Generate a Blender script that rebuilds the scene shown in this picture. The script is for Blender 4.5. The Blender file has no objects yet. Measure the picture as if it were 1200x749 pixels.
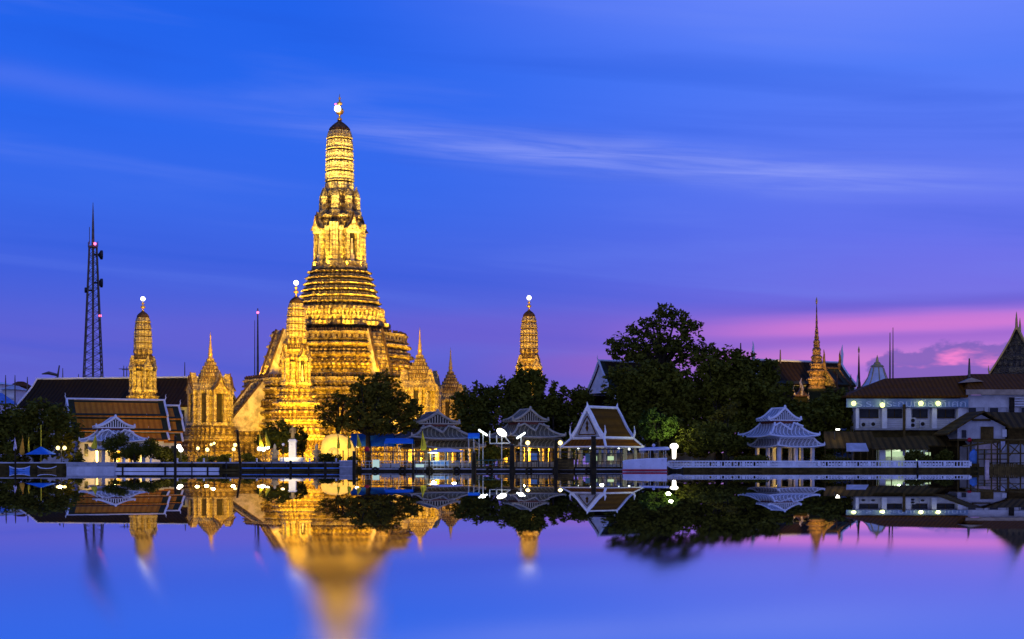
import bpy, math, random
from mathutils import Vector, Matrix
random.seed(7)
R = math.radians
scene = bpy.context.scene
COL = scene.collection
F = 1900.0            # focal length in photo pixels (1200 wide)
CH = 0.9              # eye height over the river
YH = 545.6            # photo row of the horizon
G = 0.7               # ground level of the bank

def lin(c):
    return tuple((v/255/12.92 if v/255 <= 0.04045 else ((v/255+0.055)/1.055)**2.4) for v in c)

# ------------------------------------------------------------------ camera
cam_d = bpy.data.cameras.new('camera'); cam = bpy.data.objects.new('camera', cam_d); COL.objects.link(cam)
cam.location = (0, 0, CH); cam.rotation_euler = (R(90), 0, 0)
cam_d.sensor_width = 36; cam_d.lens = 36*F/1200
cam_d.shift_y = (YH-374.5)/1200
cam_d.clip_start = 0.1; cam_d.clip_end = 12000
scene.camera = cam
scene.view_settings.view_transform = 'Standard'
scene.view_settings.look = 'None'
scene.view_settings.exposure = 0.0
scene.view_settings.gamma = 1.0
scene.cycles.use_denoising = True
scene.cycles.max_bounces = 6
scene.cycles.sample_clamp_indirect = 4
scene.cycles.use_light_tree = True

# ------------------------------------------------------------------ node helper
class NG:
    def __init__(s, tree):
        s.t = tree; s.n = tree.nodes; s.l = tree.links
        s.n.clear()
    def node(s, typ, **kw):
        n = s.n.new(typ)
        for k, v in kw.items():
            if k.startswith('_'): setattr(n, k[1:], v)
        return n
    def put(s, sock, v):
        if isinstance(v, bpy.types.NodeSocket): s.l.new(v, sock)
        elif v is not None:
            if isinstance(v, (tuple, list)) and len(v) == 3 and sock.type == 'RGBA': v = (*v, 1)
            sock.default_value = v
    def math(s, op, a, b=None, c=None, clamp=False):
        n = s.n.new('ShaderNodeMath'); n.operation = op; n.use_clamp = clamp
        s.put(n.inputs[0], a); s.put(n.inputs[1], b); s.put(n.inputs[2], c)
        return n.outputs[0]
    def smooth(s, v, a, b, lo=0.0, hi=1.0):
        n = s.n.new('ShaderNodeMapRange'); n.interpolation_type = 'SMOOTHSTEP'
        s.put(n.inputs[0], v); n.inputs[1].default_value = a; n.inputs[2].default_value = b
        n.inputs[3].default_value = lo; n.inputs[4].default_value = hi
        return n.outputs[0]
    def mix(s, f, a, b, mode='MIX'):
        n = s.n.new('ShaderNodeMix'); n.data_type = 'RGBA'; n.blend_type = mode
        s.put(n.inputs[0], f); s.put(n.inputs[6], a); s.put(n.inputs[7], b)
        return n.outputs[2]
    def ramp(s, f, stops, interp='LINEAR'):
        n = s.n.new('ShaderNodeValToRGB'); cr = n.color_ramp; cr.interpolation = interp
        while len(cr.elements) < len(stops): cr.elements.new(0.5)
        for e, (p, c) in zip(cr.elements, stops):
            e.position = p; e.color = (*c, 1)
        s.put(n.inputs[0], f)
        return n.outputs[0]
    def noise(s, vec, scale, detail=4, rough=0.55, dist=0.0):
        n = s.n.new('ShaderNodeTexNoise')
        if vec is not None: s.l.new(vec, n.inputs['Vector'])
        n.inputs['Scale'].default_value = scale; n.inputs['Detail'].default_value = detail
        n.inputs['Roughness'].default_value = rough; n.inputs['Distortion'].default_value = dist
        return n.outputs[0]
    def xyz(s, x=0.0, y=0.0, z=0.0):
        n = s.n.new('ShaderNodeCombineXYZ')
        s.put(n.inputs[0], x); s.put(n.inputs[1], y); s.put(n.inputs[2], z)
        return n.outputs[0]
    def sep(s, v):
        n = s.n.new('ShaderNodeSeparateXYZ'); s.l.new(v, n.inputs[0]); return n.outputs

# ------------------------------------------------------------------ dusk sky
world = bpy.data.worlds.new('World'); scene.world = world; world.use_nodes = True
g = NG(world.node_tree)
tc = g.node('ShaderNodeTexCoord')
dx, dy, dz = g.sep(tc.outputs['Generated'])
az = g.math('ARCTAN2', dx, dy)
el = g.math('ARCSINE', dz)
t = g.math('DIVIDE', g.math('MAXIMUM', el, 0.0), 0.36, clamp=True)
def stops(rows): return [(e/0.36, lin(c)) for e, c in rows]
left = g.ramp(t, stops([(0, (104, 96, 194)), (.05, (92, 94, 206)), (.087, (82, 96, 215)), (.115, (62, 94, 221)),
                        (.16, (52, 103, 233)), (.21, (36, 102, 238)), (.28, (26, 96, 234)), (.36, (20, 78, 205))]))
right = g.ramp(t, stops([(0, (240, 156, 206)), (.045, (196, 124, 218)), (.075, (156, 108, 216)), (.10, (114, 106, 226)),
                         (.14, (97, 113, 237)), (.19, (88, 120, 243)), (.235, (78, 122, 247)), (.29, (108, 136, 253)), (.36, (60, 96, 225))]))
lr = g.smooth(g.math('ADD', az, g.math('MULTIPLY', g.math('SUBTRACT', el, 0.1), 0.45)), -0.07, 0.30)
sky = g.mix(lr, left, right)
# broad soft streaks of high cloud
tilt = g.math('ADD', el, g.math('MULTIPLY', az, 0.07))
nA = g.noise(g.xyz(g.math('MULTIPLY', az, 3.0), g.math('MULTIPLY', tilt, 34.0), 2.0), 1.0, 5, .5, .4)
sky = g.mix(g.smooth(nA, .50, .80, 0, .30), sky, lin((110, 138, 246)))
sky = g.mix(g.smooth(nA, .50, .25, 0, .30), sky, lin((24, 82, 214)))
nC = g.noise(g.xyz(g.math('MULTIPLY', az, 9.0), g.math('MULTIPLY', tilt, 160.0), 7.0), 1.0, 5, .6, .5)
def gauss(v, c, w):
    d = g.math('DIVIDE', g.math('SUBTRACT', v, c), w)
    return g.math('POWER', 2.718, g.math('MULTIPLY', g.math('MULTIPLY', d, d), -1.0))
cir = g.math('ADD', el, g.math('MULTIPLY', az, 0.095))
cir = g.math('ADD', cir, g.math('MULTIPLY', g.math('SUBTRACT', g.noise(g.xyz(g.math('MULTIPLY', az, 8.0), 3.3, 0.0), 1.0, 2), .5), .012))
w1 = g.math('MULTIPLY', gauss(cir, 0.193, 0.0098), g.smooth(az, -0.22, 0.04))
w1 = g.math('MULTIPLY', w1, g.smooth(nC, .28, .75, .18, .74))
w1 = g.math('MULTIPLY', w1, g.smooth(az, .32, .16, .25, 1))
sky = g.mix(w1, sky, lin((146, 160, 248)))
w2 = g.math('MULTIPLY', gauss(cir, 0.197, 0.008), g.smooth(az, -0.10, -0.25))
sky = g.mix(g.math('MULTIPLY', w2, .38), sky, lin((92, 122, 240)))
# violet and pink bands above the right horizon
nB = g.noise(g.xyz(g.math('MULTIPLY', az, 5.0), g.math('MULTIPLY', el, 60.0), 4.0), 1.0, 3, .5)
wob = g.math('ADD', el, g.math('MULTIPLY', g.math('SUBTRACT', nB, .5), .012))
wob = g.math('SUBTRACT', wob, g.math('MULTIPLY', az, .012))
bR = g.smooth(az, 0.03, 0.2)
bRR = g.smooth(az, 0.08, 0.2)
sky = g.mix(g.math('MULTIPLY', gauss(wob, .0925, .005), g.math('MULTIPLY', bRR, .6)), sky, lin((92, 88, 208)))
sky = g.mix(g.math('MULTIPLY', gauss(wob, .0810, .0066), g.math('MULTIPLY', bR, .64)), sky, lin((228, 124, 210)))
sky = g.mix(g.math('MULTIPLY', gauss(wob, .0725, .0035), g.math('MULTIPLY', bRR, .55)), sky, lin((150, 96, 204)))
sky = g.mix(g.math('MULTIPLY', gauss(wob, .0625, .0058), g.math('MULTIPLY', bR, .62)), sky, lin((230, 134, 212)))
sky = g.mix(g.math('MULTIPLY', gauss(wob, .083, .012), g.math('MULTIPLY', g.smooth(az, -.3, .0, .10, .30), g.smooth(az, .2, .05))), sky, lin((128, 86, 200)))
sky = g.mix(g.math('MULTIPLY', gauss(wob, .062, .009), g.math('MULTIPLY', g.smooth(az, -.05, .06, .0, .45), g.smooth(az, .2, .1))), sky, lin((150, 90, 192)))
# small heaped cloud low on the right with lit rims
cn = g.noise(g.xyz(g.math('MULTIPLY', az, 34.0), g.math('MULTIPLY', el, 60.0), 1.5), 1.0, 5, .6)
cn2 = g.noise(g.xyz(g.math('MULTIPLY', az, 22.0), g.math('MULTIPLY', el, 70.0), 9.1), 1.0, 4, .55)
topline = g.math('ADD', .0515, g.math('MULTIPLY', cn, .042))
topline = g.math('SUBTRACT', topline, g.smooth(az, .235, .165, 0, .10))
cm = g.smooth(g.math('SUBTRACT', topline, el), -.002, .003)
body = g.mix(g.smooth(cn2, .52, .68), lin((116, 92, 186)), lin((246, 128, 208)))
sky = g.mix(g.math('MULTIPLY', cm, .85), sky, body)
# unseen sky behind the viewer, made paler and brighter to light the fronts
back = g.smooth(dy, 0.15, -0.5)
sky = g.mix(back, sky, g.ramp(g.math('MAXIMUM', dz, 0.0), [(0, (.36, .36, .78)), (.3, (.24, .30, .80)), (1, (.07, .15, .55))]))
below = g.smooth(dz, -0.002, -0.06)
sky = g.mix(below, sky, (.01, .012, .03))
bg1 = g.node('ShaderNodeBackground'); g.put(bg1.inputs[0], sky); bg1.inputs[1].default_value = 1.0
nish = g.node('ShaderNodeTexSky'); nish.sky_type = 'NISHITA'; nish.sun_disc = False
nish.sun_elevation = R(0.5); nish.sun_rotation = R(38)
bg2 = g.node('ShaderNodeBackground'); g.put(bg2.inputs[0], nish.outputs[0]); bg2.inputs[1].default_value = 0.006
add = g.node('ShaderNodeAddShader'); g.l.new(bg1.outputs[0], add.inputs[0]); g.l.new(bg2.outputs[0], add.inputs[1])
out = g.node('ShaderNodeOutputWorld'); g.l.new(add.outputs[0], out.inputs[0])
# faint afterglow low in the west
sd = bpy.data.lights.new('afterglow', 'SUN'); sd.energy = 0.10; sd.angle = R(20); sd.color = (1, .5, .55)
so = bpy.data.objects.new('afterglow', sd); COL.objects.link(so)
so.rotation_euler = Vector((-math.sin(R(38)), -math.cos(R(38)), -math.tan(R(4)))).to_track_quat('-Z', 'Y').to_euler()

# ------------------------------------------------------------------ materials
def new_mat(name):
    m = bpy.data.materials.new(name); m.use_nodes = True
    return m, NG(m.node_tree)
def principled(q, color, rough=.7, metal=0.0, normal=None, spec=.4, emis=None, estr=0.0):
    b = q.node('ShaderNodeBsdfPrincipled')
    q.put(b.inputs['Base Color'], color); q.put(b.inputs['Roughness'], rough); q.put(b.inputs['Metallic'], metal)
    b.inputs['Specular IOR Level'].default_value = spec
    if normal is not None: q.l.new(normal, b.inputs['Normal'])
    if emis is not None:
        q.put(b.inputs['Emission Color'], emis); b.inputs['Emission Strength'].default_value = estr
    o = q.node('ShaderNodeOutputMaterial'); q.l.new(b.outputs[0], o.inputs[0])
    return b
def bump(q, h, strength=.4, dist=.1):
    b = q.node('ShaderNodeBump'); b.inputs['Strength'].default_value = strength; b.inputs['Distance'].default_value = dist
    q.l.new(h, b.inputs['Height']); return b.outputs[0]
def objco(q): return q.node('ShaderNodeTexCoord').outputs['Object']
def mscale(c, k): return tuple(min(1, v*k) for v in c)
def plain(name, c, rough=.75, var=.35, scale=1.3, metal=0.0, bstr=.25):
    m, q = new_mat(name); co = objco(q)
    n = q.noise(co, scale, 6, .65)
    n2 = q.noise(co, scale*6.5, 3, .6)
    col = q.mix(q.smooth(n, .35, .65), mscale(c, 1-var), mscale(c, 1+var*.5))
    col = q.mix(q.smooth(n2, .56, .72, 0, .45), col, mscale(c, .55))
    principled(q, col, rough, metal, bump(q, n2, bstr, .06), .12)
    return m
def emit(name, c, s):
    m, q = new_mat(name)
    e = q.node('ShaderNodeEmission'); q.put(e.inputs[0], c); e.inputs[1].default_value = s
    o = q.node('ShaderNodeOutputMaterial'); q.l.new(e.outputs[0], o.inputs[0])
    return m
def mosaic(name, light, mid, dark, scale=1.0, amount=.5, band=.8, course_amt=.5, rib=0.0):
    """porcelain mosaic on stucco: patches of tone, rows of dark notches between pale courses"""
    m, q = new_mat(name); co = objco(q)
    x, y, z = q.sep(co)
    n = q.noise(co, .55*scale, 5, .6)
    v = q.node('ShaderNodeTexVoronoi'); q.l.new(co, v.inputs['Vector']); v.inputs['Scale'].default_value = 1.5*scale
    vr = q.sep(v.outputs['Color'])[0]
    v2 = q.node('ShaderNodeTexVoronoi'); q.l.new(co, v2.inputs['Vector']); v2.inputs['Scale'].default_value = 3.2*scale
    vd = v2.outputs['Distance']
    course = q.math('SINE', q.math('ADD', q.math('MULTIPLY', z, 4.2*scale), q.math('MULTIPLY', n, 1.2)))
    bands = q.math('SINE', q.math('ADD', q.math('MULTIPLY', z, 1.9*scale), 1.0))
    notch = q.math('SINE', q.math('MULTIPLY', q.math('ADD', x, q.math('MULTIPLY', y, 1.13)), 4.4*scale))
    col = q.mix(q.smooth(n, .3, .7), mid, light)
    col = q.mix(q.smooth(vr, .55, .85, 0, amount), col, dark)
    col = q.mix(q.smooth(vr, .30, .12, 0, amount*.7), col, mscale(light, 1.15))
    col = q.mix(q.smooth(course, .30, .9, 0, course_amt), col, dark)
    nn = q.math('MULTIPLY', q.smooth(notch, -.1, .5), q.smooth(bands, -.25, .2))
    col = q.mix(q.math('MULTIPLY', nn, band), col, dark)
    if rib: col = q.mix(q.smooth(notch, .35, .8, 0, rib), col, dark)
    col = q.mix(q.smooth(vd, .40, .60, 0, .5), col, mscale(dark, .8))
    h = q.math('ADD', q.math('MULTIPLY', vd, -1.0), q.math('MULTIPLY', course, -.25))
    h = q.math('SUBTRACT', h, q.math('MULTIPLY', nn, .6))
    principled(q, col, .5, 0, bump(q, h, .9, .3), .5)
    return m
def stripes(name, c1, c2, axis, freq, thr=.2, rough=.7, axis2=None, freq2=1.0):
    m, q = new_mat(name); co = objco(q)
    s = q.sep(co)
    a = s['xyz'.index(axis)]
    f = q.math('SINE', q.math('MULTIPLY', a, freq))
    if axis2:
        f = q.math('MAXIMUM', f, q.math('SINE', q.math('MULTIPLY', s['xyz'.index(axis2)], freq2)))
    n = q.noise(co, 1.1, 5, .6)
    k = q.smooth(f, thr-.25, thr+.25)
    col = q.mix(k, c1, c2)
    col = q.mix(q.smooth(n, .4, .75, 0, .55), col, mscale(c1, .5))
    principled(q, col, rough, 0, bump(q, f, .35, .08), .06)
    return m
def lattice(name, base, line, freq):
    m, q = new_mat(name); co = objco(q)
    x, y, z = q.sep(co)
    u = q.math('ADD', x, q.math('MULTIPLY', y, .93))
    zz = q.math('MULTIPLY', z, 1.7)
    a = q.math('SINE', q.math('MULTIPLY', q.math('ADD', u, zz), freq))
    b = q.math('SINE', q.math('MULTIPLY', q.math('SUBTRACT', u, zz), freq))
    k = q.smooth(q.math('MAXIMUM', a, b), .55, .95)
    n = q.noise(co, .9, 4)
    col = q.mix(k, base, line)
    col = q.mix(q.smooth(n, .45, .8, 0, .5), col, mscale(base, .7))
    principled(q, col, .7, 0, bump(q, k, .4, .1))
    return m

M = {}
M['stone'] = mosaic('gilded_mosaic', (.64, .49, .16), (.44, .29, .075), (.07, .038, .012), 1.0, .6, .85, .6)
M['stone_fine'] = mosaic('pale_mosaic', (.73, .60, .25), (.55, .40, .13), (.10, .055, .015), 1.4, .45, .35, .3)
M['cob'] = mosaic('cob_mosaic', (.76, .65, .30), (.58, .44, .15), (.12, .06, .015), 1.5, .3, .0, .0, .55)
M['gap_shade'] = plain('painted_gap_shade', (.07, .04, .018), .8, .3)  # dark colour puts shade into the gaps between the cob rows
M['stucco'] = plain('warm_stucco', (.54, .45, .30), .7, .5, .6)
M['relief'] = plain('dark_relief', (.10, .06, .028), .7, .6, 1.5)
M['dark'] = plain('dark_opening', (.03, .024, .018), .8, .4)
M['gold'] = plain('gilt', (.65, .42, .12), .35, .2, 2.0, .6)
M['white'] = plain('white_plaster', (.74, .74, .76), .7, .14, .7)
M['white_trim'] = plain('white_trim', (.80, .80, .80), .6, .12, .9)
M['grey_wall'] = plain('grey_concrete', (.34, .34, .35), .85, .3, .8)
M['pale_wall'] = plain('pale_concrete', (.52, .52, .54), .85, .22, .5)
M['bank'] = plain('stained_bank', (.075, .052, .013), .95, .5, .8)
M['brown_roof'] = stripes('brown_roof_tiles', (.165, .056, .004), (.105, .037, .003), 'x', 9.0)
M['dark_roof'] = stripes('dark_roof_tiles', (.038, .022, .005), (.022, .013, .003), 'x', 7.0)
M['orange_roof'] = stripes('orange_glazed_tiles', (.60, .20, .012), (.46, .14, .008), 'x', 7.0, .2, .55)
M['ochre_roof'] = stripes('ochre_tiles', (.11, .052, .004), (.08, .038, .003), 'x', 8.0)
M['green_border'] = plain('dark_green_tiles', (.03, .032, .006), .55, .3)
M['lattice_white'] = lattice('white_ribbed_tiles', (.20, .19, .19), (.76, .76, .78), 9.0)
M['lattice_grey'] = lattice('grey_ribbed_tiles', (.06, .045, .016), (.34, .28, .15), 9.0)
M['pav_trim_grey'] = plain('weathered_trim', (.42, .37, .28), .75, .3, .8)
M['red_line'] = plain('red_brown_fascia', (.16, .05, .03), .6, .3)
M['wood'] = plain('weathered_wood', (.11, .07, .018), .85, .45, 1.2)
M['pile'] = plain('wet_timber_pile', (.03, .022, .009), .8, .45, 1.0)
M['steel'] = plain('dark_steel', (.055, .055, .055), .55, .35, 2.0, .5)
M['galv'] = plain('galvanised_steel', (.42, .44, .44), .45, .25, 2.0, .3)
M['mast'] = plain('mast_steel', (.17, .13, .10), .7, .3, 1.0)
M['green_rail'] = plain('green_painted_rail', (.05, .16, .10), .6, .3, 2.0)
M['blue'] = plain('blue_canvas', (.03, .20, .62), .8, .2, 1.0)
M['blue_panel'] = plain('blue_panel', (.12, .28, .62), .7, .25, .8)
M['flag_yellow'] = plain('yellow_cloth', (.75, .60, .03), .85, .25, 1.0)
M['flag_orange'] = plain('orange_cloth', (.75, .34, .03), .85, .25, 1.0)
M['flag_white'] = plain('white_cloth', (.65, .6, .7), .85, .2, 1.0)
M['red'] = plain('red_paint', (.45, .02, .03), .5, .2)
M['glass'] = plain('dark_glass', (.03, .035, .045), .12, .3, 1.0)
M['bark'] = plain('bark', (.045, .035, .022), .95, .5, 2.0)
M['hull'] = plain('white_hull_paint', (.62, .60, .68), .45, .12, .5)
M['rust'] = stripes('rusty_sheet', (.10, .058, .013), (.05, .032, .008), 'x', 6.0)
def leafmat(name, a, b):
    m, q = new_mat(name); co = objco(q)
    n = q.noise(co, .45, 4, .6); n2 = q.noise(co, 3.0, 2)
    col = q.mix(q.smooth(n, .35, .65), a, b)
    col = q.mix(q.smooth(n2, .5, .75, 0, .5), col, mscale(b, 1.4))
    principled(q, col, .75, 0, None, .06)
    return m
M['leaf'] = leafmat('dark_leaves', (.062, .064, .006), (.115, .112, .011))
M['leaf_olive'] = leafmat('olive_leaves', (.075, .062, .005), (.13, .105, .010))
M['leaf_green'] = leafmat('green_leaves', (.04, .062, .008), (.07, .11, .014))
M['lamp_white'] = emit('lamp_white', (1, .95, .80), 4.5)
M['lamp_cool'] = emit('lamp_cool', (.88, 1, .98), 4)
M['lamp_warm'] = emit('lamp_warm', (1, .74, .26), 3.6)
M['lamp_lime'] = emit('lamp_lime', (.95, 1, .30), 2.6)
M['lamp_red'] = emit('lamp_red', (1, .12, .25), 4)
M['lit_cool'] = emit('lit_panel_cool', (.55, .80, .80), .75)
M['lit_green'] = emit('lit_panel_green', (.62, .85, .50), .8)
M['lit_warm'] = emit('lit_window_warm', (1, .62, .12), .8)
M['ornate'] = mosaic('carved_gable', (.30, .22, .08), (.16, .11, .05), (.03, .022, .015), 1.3, .6)
M['pink_wall'] = plain('faded_pink_boards', (.62, .46, .42), .8, .25, 1.0)
M['cream'] = plain('cream_canvas', (.70, .54, .20), .8, .15, .8)
M['gold_statue'] = plain('bronze_gilt', (.50, .34, .12), .45, .2, 2.0, .2)
M['yellow_column'] = plain('yellow_painted_column', (.68, .50, .16), .6, .15, .8)
# ------------------------------------------------------------------ mesh helpers
class MB:
    """collects shapes and links them as ONE mesh object"""
    def __init__(s): s.v = []; s.f = []; s.mi = []; s.cur = 0
    def face(s, pts):
        b = len(s.v); s.v += [tuple(p) for p in pts]; s.f.append(tuple(range(b, b+len(pts)))); s.mi.append(s.cur)
    def add(s, vs, fs):
        b = len(s.v); s.v += [tuple(p) for p in vs]
        for f in fs: s.f.append(tuple(i+b for i in f)); s.mi.append(s.cur)
    def box(s, c, d, rz=0.0, taper=1.0):
        cx, cy, cz = c; x, y, z = d[0]/2, d[1]/2, d[2]/2
        cs, sn = math.cos(rz), math.sin(rz)
        vs = []
        for k, zz in ((1, -z), (taper, z)):
            for a, b in ((-x, -y), (x, -y), (x, y), (-x, y)):
                a *= k; b *= k
                vs.append((cx+a*cs-b*sn, cy+a*sn+b*cs, cz+zz))
        s.add(vs, [(0, 3, 2, 1), (4, 5, 6, 7), (0, 1, 5, 4), (1, 2, 6, 5), (2, 3, 7, 6), (3, 0, 4, 7)])
        return s
    def b2(s, x0, x1, y0, y1, z0, z1): return s.box(((x0+x1)/2, (y0+y1)/2, (z0+z1)/2), (abs(x1-x0), abs(y1-y0), abs(z1-z0)))
    def loft(s, rings, cap0=True, cap1=True):
        n = len(rings[0]); b = len(s.v)
        for r in rings: s.v += [tuple(p) for p in r]
        for k in range(len(rings)-1):
            for i in range(n):
                j = (i+1) % n
                s.f.append((b+k*n+i, b+k*n+j, b+(k+1)*n+j, b+(k+1)*n+i)); s.mi.append(s.cur)
        if cap0: s.f.append(tuple(b+i for i in reversed(range(n)))); s.mi.append(s.cur)
        if cap1: s.f.append(tuple(b+(len(rings)-1)*n+i for i in range(n))); s.mi.append(s.cur)
        return s
    def plan(s, poly, prof, rz=0.0, at=(0, 0)):
        """loft a plan polygon (unit size) along (z, half width) stations"""
        c, sn = math.cos(rz), math.sin(rz)
        s.loft([[(at[0]+w*(x*c-y*sn), at[1]+w*(x*sn+y*c), z) for x, y in poly] for z, w in prof]); return s
    def lathe(s, prof, n=12, at=(0, 0, 0)):
        s.loft([[(at[0]+r*math.cos(2*math.pi*i/n), at[1]+r*math.sin(2*math.pi*i/n), at[2]+z) for i in range(n)] for z, r in prof]); return s
    def tube(s, pts, rad, n=6):
        pts = [Vector(p) for p in pts]
        if not isinstance(rad, (list, tuple)): rad = [rad]*len(pts)
        rings = []
        for i, p in enumerate(pts):
            d = (pts[min(i+1, len(pts)-1)]-pts[max(i-1, 0)]).normalized()
            a = Vector((0, 0, 1)) if abs(d.z) < .9 else Vector((1, 0, 0))
            u = d.cross(a).normalized(); w = d.cross(u).normalized()
            rings.append([p+(u*math.cos(2*math.pi*k/n)+w*math.sin(2*math.pi*k/n))*rad[i] for k in range(n)])
        s.loft(rings); return s
    def slab(s, pts, t):
        """a polygon thickened by the vector t"""
        t = Vector(t); a = [Vector(p) for p in pts]
        s.loft([a, [p+t for p in a]]); return s
    def ball(s, c, r, n=10, m=6, sq=(1, 1, 1)):
        s.loft([[(c[0]+sq[0]*r*math.sin(math.pi*max(k, .02)/m if k < m else math.pi*.995)*math.cos(2*math.pi*i/n),
                  c[1]+sq[1]*r*math.sin(math.pi*max(k, .02)/m if k < m else math.pi*.995)*math.sin(2*math.pi*i/n),
                  c[2]-sq[2]*r*math.cos(math.pi*k/m)) for i in range(n)] for k in range(m+1)]); return s
    def build(s, name, mat, parent=None, smooth=False):
        me = bpy.data.meshes.new(name); me.from_pydata(s.v, [], s.f)
        mats = mat if isinstance(mat, (list, tuple)) else [mat]
        for m in mats: me.materials.append(M[m] if isinstance(m, str) else m)
        if len(mats) > 1: me.polygons.foreach_set('material_index', s.mi)
        if smooth: me.polygons.foreach_set('use_smooth', [True]*len(s.f))
        me.update()
        import bmesh
        if len(s.f) < 30000:
            bm = bmesh.new(); bm.from_mesh(me); bmesh.ops.recalc_face_normals(bm, faces=bm.faces); bm.to_mesh(me); bm.free()
        o = bpy.data.objects.new(name, me); COL.objects.link(o)
        if parent is not None: o.parent = parent
        return o

def tag(o, label, cat, group=None, kind=None):
    if label: o['label'] = label
    if cat: o['category'] = cat
    if group: o['group'] = group
    if kind: o['kind'] = kind
    return o
def thing(name, label, cat, loc=(0, 0, 0), rz=0.0, group=None):
    o = bpy.data.objects.new(name, None); COL.objects.link(o); o.empty_display_size = .5
    o.location = loc; o.rotation_euler = (0, 0, rz)
    return tag(o, label, cat, group)
def structure(o): o['kind'] = 'structure'; return o
def dup(root, loc, rz=None, label=None, scale=None):
    r = root.copy(); COL.objects.link(r); r.location = loc
    if rz is not None: r.rotation_euler = (0, 0, rz)
    if scale: r.scale = scale
    if label: r['label'] = label
    for ch in list(root.children):
        c = ch.copy(); COL.objects.link(c); c.parent = r
        for gch in list(ch.children):
            d = gch.copy(); COL.objects.link(d); d.parent = c
    return r
def PX(px, d): return (px-600)/F*d
def PZ(py, d): return CH+(YH-py)/F*d
def lamp_light(name, loc, power, color, radius=.3, kind='POINT', target=None, cone=60, blend=.6, parent=None):
    l = bpy.data.lights.new(name, kind); l.energy = power; l.color = color; l.shadow_soft_size = radius
    o = bpy.data.objects.new(name, l); COL.objects.link(o); o.location = loc
    if kind == 'SPOT':
        l.spot_size = R(cone); l.spot_blend = blend
        o.rotation_euler = (Vector(target)-Vector(loc)).to_track_quat('-Z', 'Y').to_euler()
    if parent is not None: o.parent = parent
    return o

# ------------------------------------------------------------------ river, bank, ground
def river():
    m, q = new_mat('river_water'); co = objco(q)
    x, y, z = q.sep(co)
    geo = q.node('ShaderNodeBsdfAnisotropic'); geo.distribution = 'BECKMANN'
    # calm under the far bank, wind-ruffled nearer the open stream
    rough = q.smooth(q.math('LOGARITHM', q.math('MAXIMUM', y, 5.0), 2.0), 5.55, 4.4, 0.0, .135)
    q.put(geo.inputs['Color'], (.97, .96, .97)); q.put(geo.inputs['Roughness'], rough)
    geo.inputs['Anisotropy'].default_value = WATER_ANISO
    q.put(geo.inputs['Tangent'], q.xyz(1.0, 0.0, 0.0))
    n1 = q.noise(q.xyz(q.math('MULTIPLY', x, .25), q.math('MULTIPLY', y, .9), 0.0), 1.0, 4, .6)
    b = q.node('ShaderNodeBump'); b.inputs['Strength'].default_value = .012; b.inputs['Distance'].default_value = .03
    q.l.new(n1, b.inputs['Height']); q.l.new(b.outputs[0], geo.inputs['Normal'])
    deep = q.node('ShaderNodeBsdfDiffuse'); q.put(deep.inputs[0], (.02, .03, .05))
    mx = q.node('ShaderNodeMixShader'); mx.inputs[0].default_value = .985
    q.l.new(deep.outputs[0], mx.inputs[1]); q.l.new(geo.outputs[0], mx.inputs[2])
    o = q.node('ShaderNodeOutputMaterial'); q.l.new(mx.outputs[0], o.inputs[0])
    # surface bent to shorten the reflections: level under the bank, falling toward the viewer
    D0, Dt = 241.5, 325.0
    d = D0; zz = 0.0; rows = [(D0, 0.0)]; bb = CH/D0
    while d > 9:
        step = d*.004
        beta = (CH-zz)/d
        r = F*(beta-bb); H = max(0, r/.57)*Dt/F
        alpha = (H-zz)/(Dt-d)
        delta = max(0.0, (alpha-beta)/2) if d < 238 else 0.0
        delta = min(delta, .055)
        zz -= delta*step; d -= step; rows.append((d, zz))
    rows.append((-60, zz))
    rows.insert(0, (246, 0.0))
    mb = MB(); xs = (-700, -120, -40, 0, 40, 120, 700)
    n = len(xs)
    for (yy, z0) in rows: mb.v += [(xx, yy, z0) for xx in xs]
    for k in range(len(rows)-1):
        for i in range(n-1):
            mb.f.append((k*n+i+1, k*n+i, (k+1)*n+i, (k+1)*n+i+1)); mb.mi.append(0)
    w = mb.build('river_water', m, None, True)
    for v in w.data.polygons[:1]:
        if v.normal.z < 0: w.data.flip_normals()
    structure(w); return w
WATER_ANISO = -.6
river()
# ground sheet: bank edge to beyond the horizon
gm = MB(); gm.b2(-2500, 2500, 243.0, 7000, G-1.5, G)
structure(gm.build('ground', 'bank'))

BANK = 241.8
def wall_run(x0px, x1px, z0, z1, y0=BANK, th=.6):
    m = MB(); m.b2(PX(x0px, y0), PX(x1px, y0), y0, y0+th, z0, z1); return m

# left embankment: dark wall with a pale coping, a pale concrete landing block and ledge in front
t = thing('embankment_wall', 'long dark embankment wall with thin pale coping left of the pier', 'wall', (PX(-60, BANK), BANK, 0))
L = PX(418, BANK)-PX(-60, BANK)
m = MB(); m.b2(0, L, 0, .7, -1.2, 1.22); m.build('wall_face', 'bank', t)
m = MB(); m.b2(0, L, -.12, .8, 1.225, 1.40); m.build('coping', 'pale_wall', t)
d = 240.6
t = thing('landing_ledge', 'low pale ledge at the waterline left of the leaning pile', 'ledge', (PX(135, d), d, 0))
m = MB(); m.b2(0, PX(256, d)-PX(135, d), 0, .8, .06, .60); m.build('ledge_face', 'white', t)
m = MB()
for i in range(3):
    m = MB(); m.b2(1+i*6.3, 1.25+i*6.3, -.02, -.12, .0, .75); m.build('fender_post', 'pile', t)
d = 240.2
t = thing('landing_block', 'pale grey concrete landing block below the left white pavilion', 'landing', (PX(78, d), d, 0))
m = MB(); m.b2(0, PX(134, d)-PX(78, d), 0, 1.5, -.5, .78); m.build('lower_block', 'pale_wall', t)
m = MB(); m.b2(-.05, PX(134, d)-PX(78, d)+.05, -.08, 1.55, .80, 1.28); m.build('upper_block', 'grey_wall', t)
d = 240.8
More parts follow.
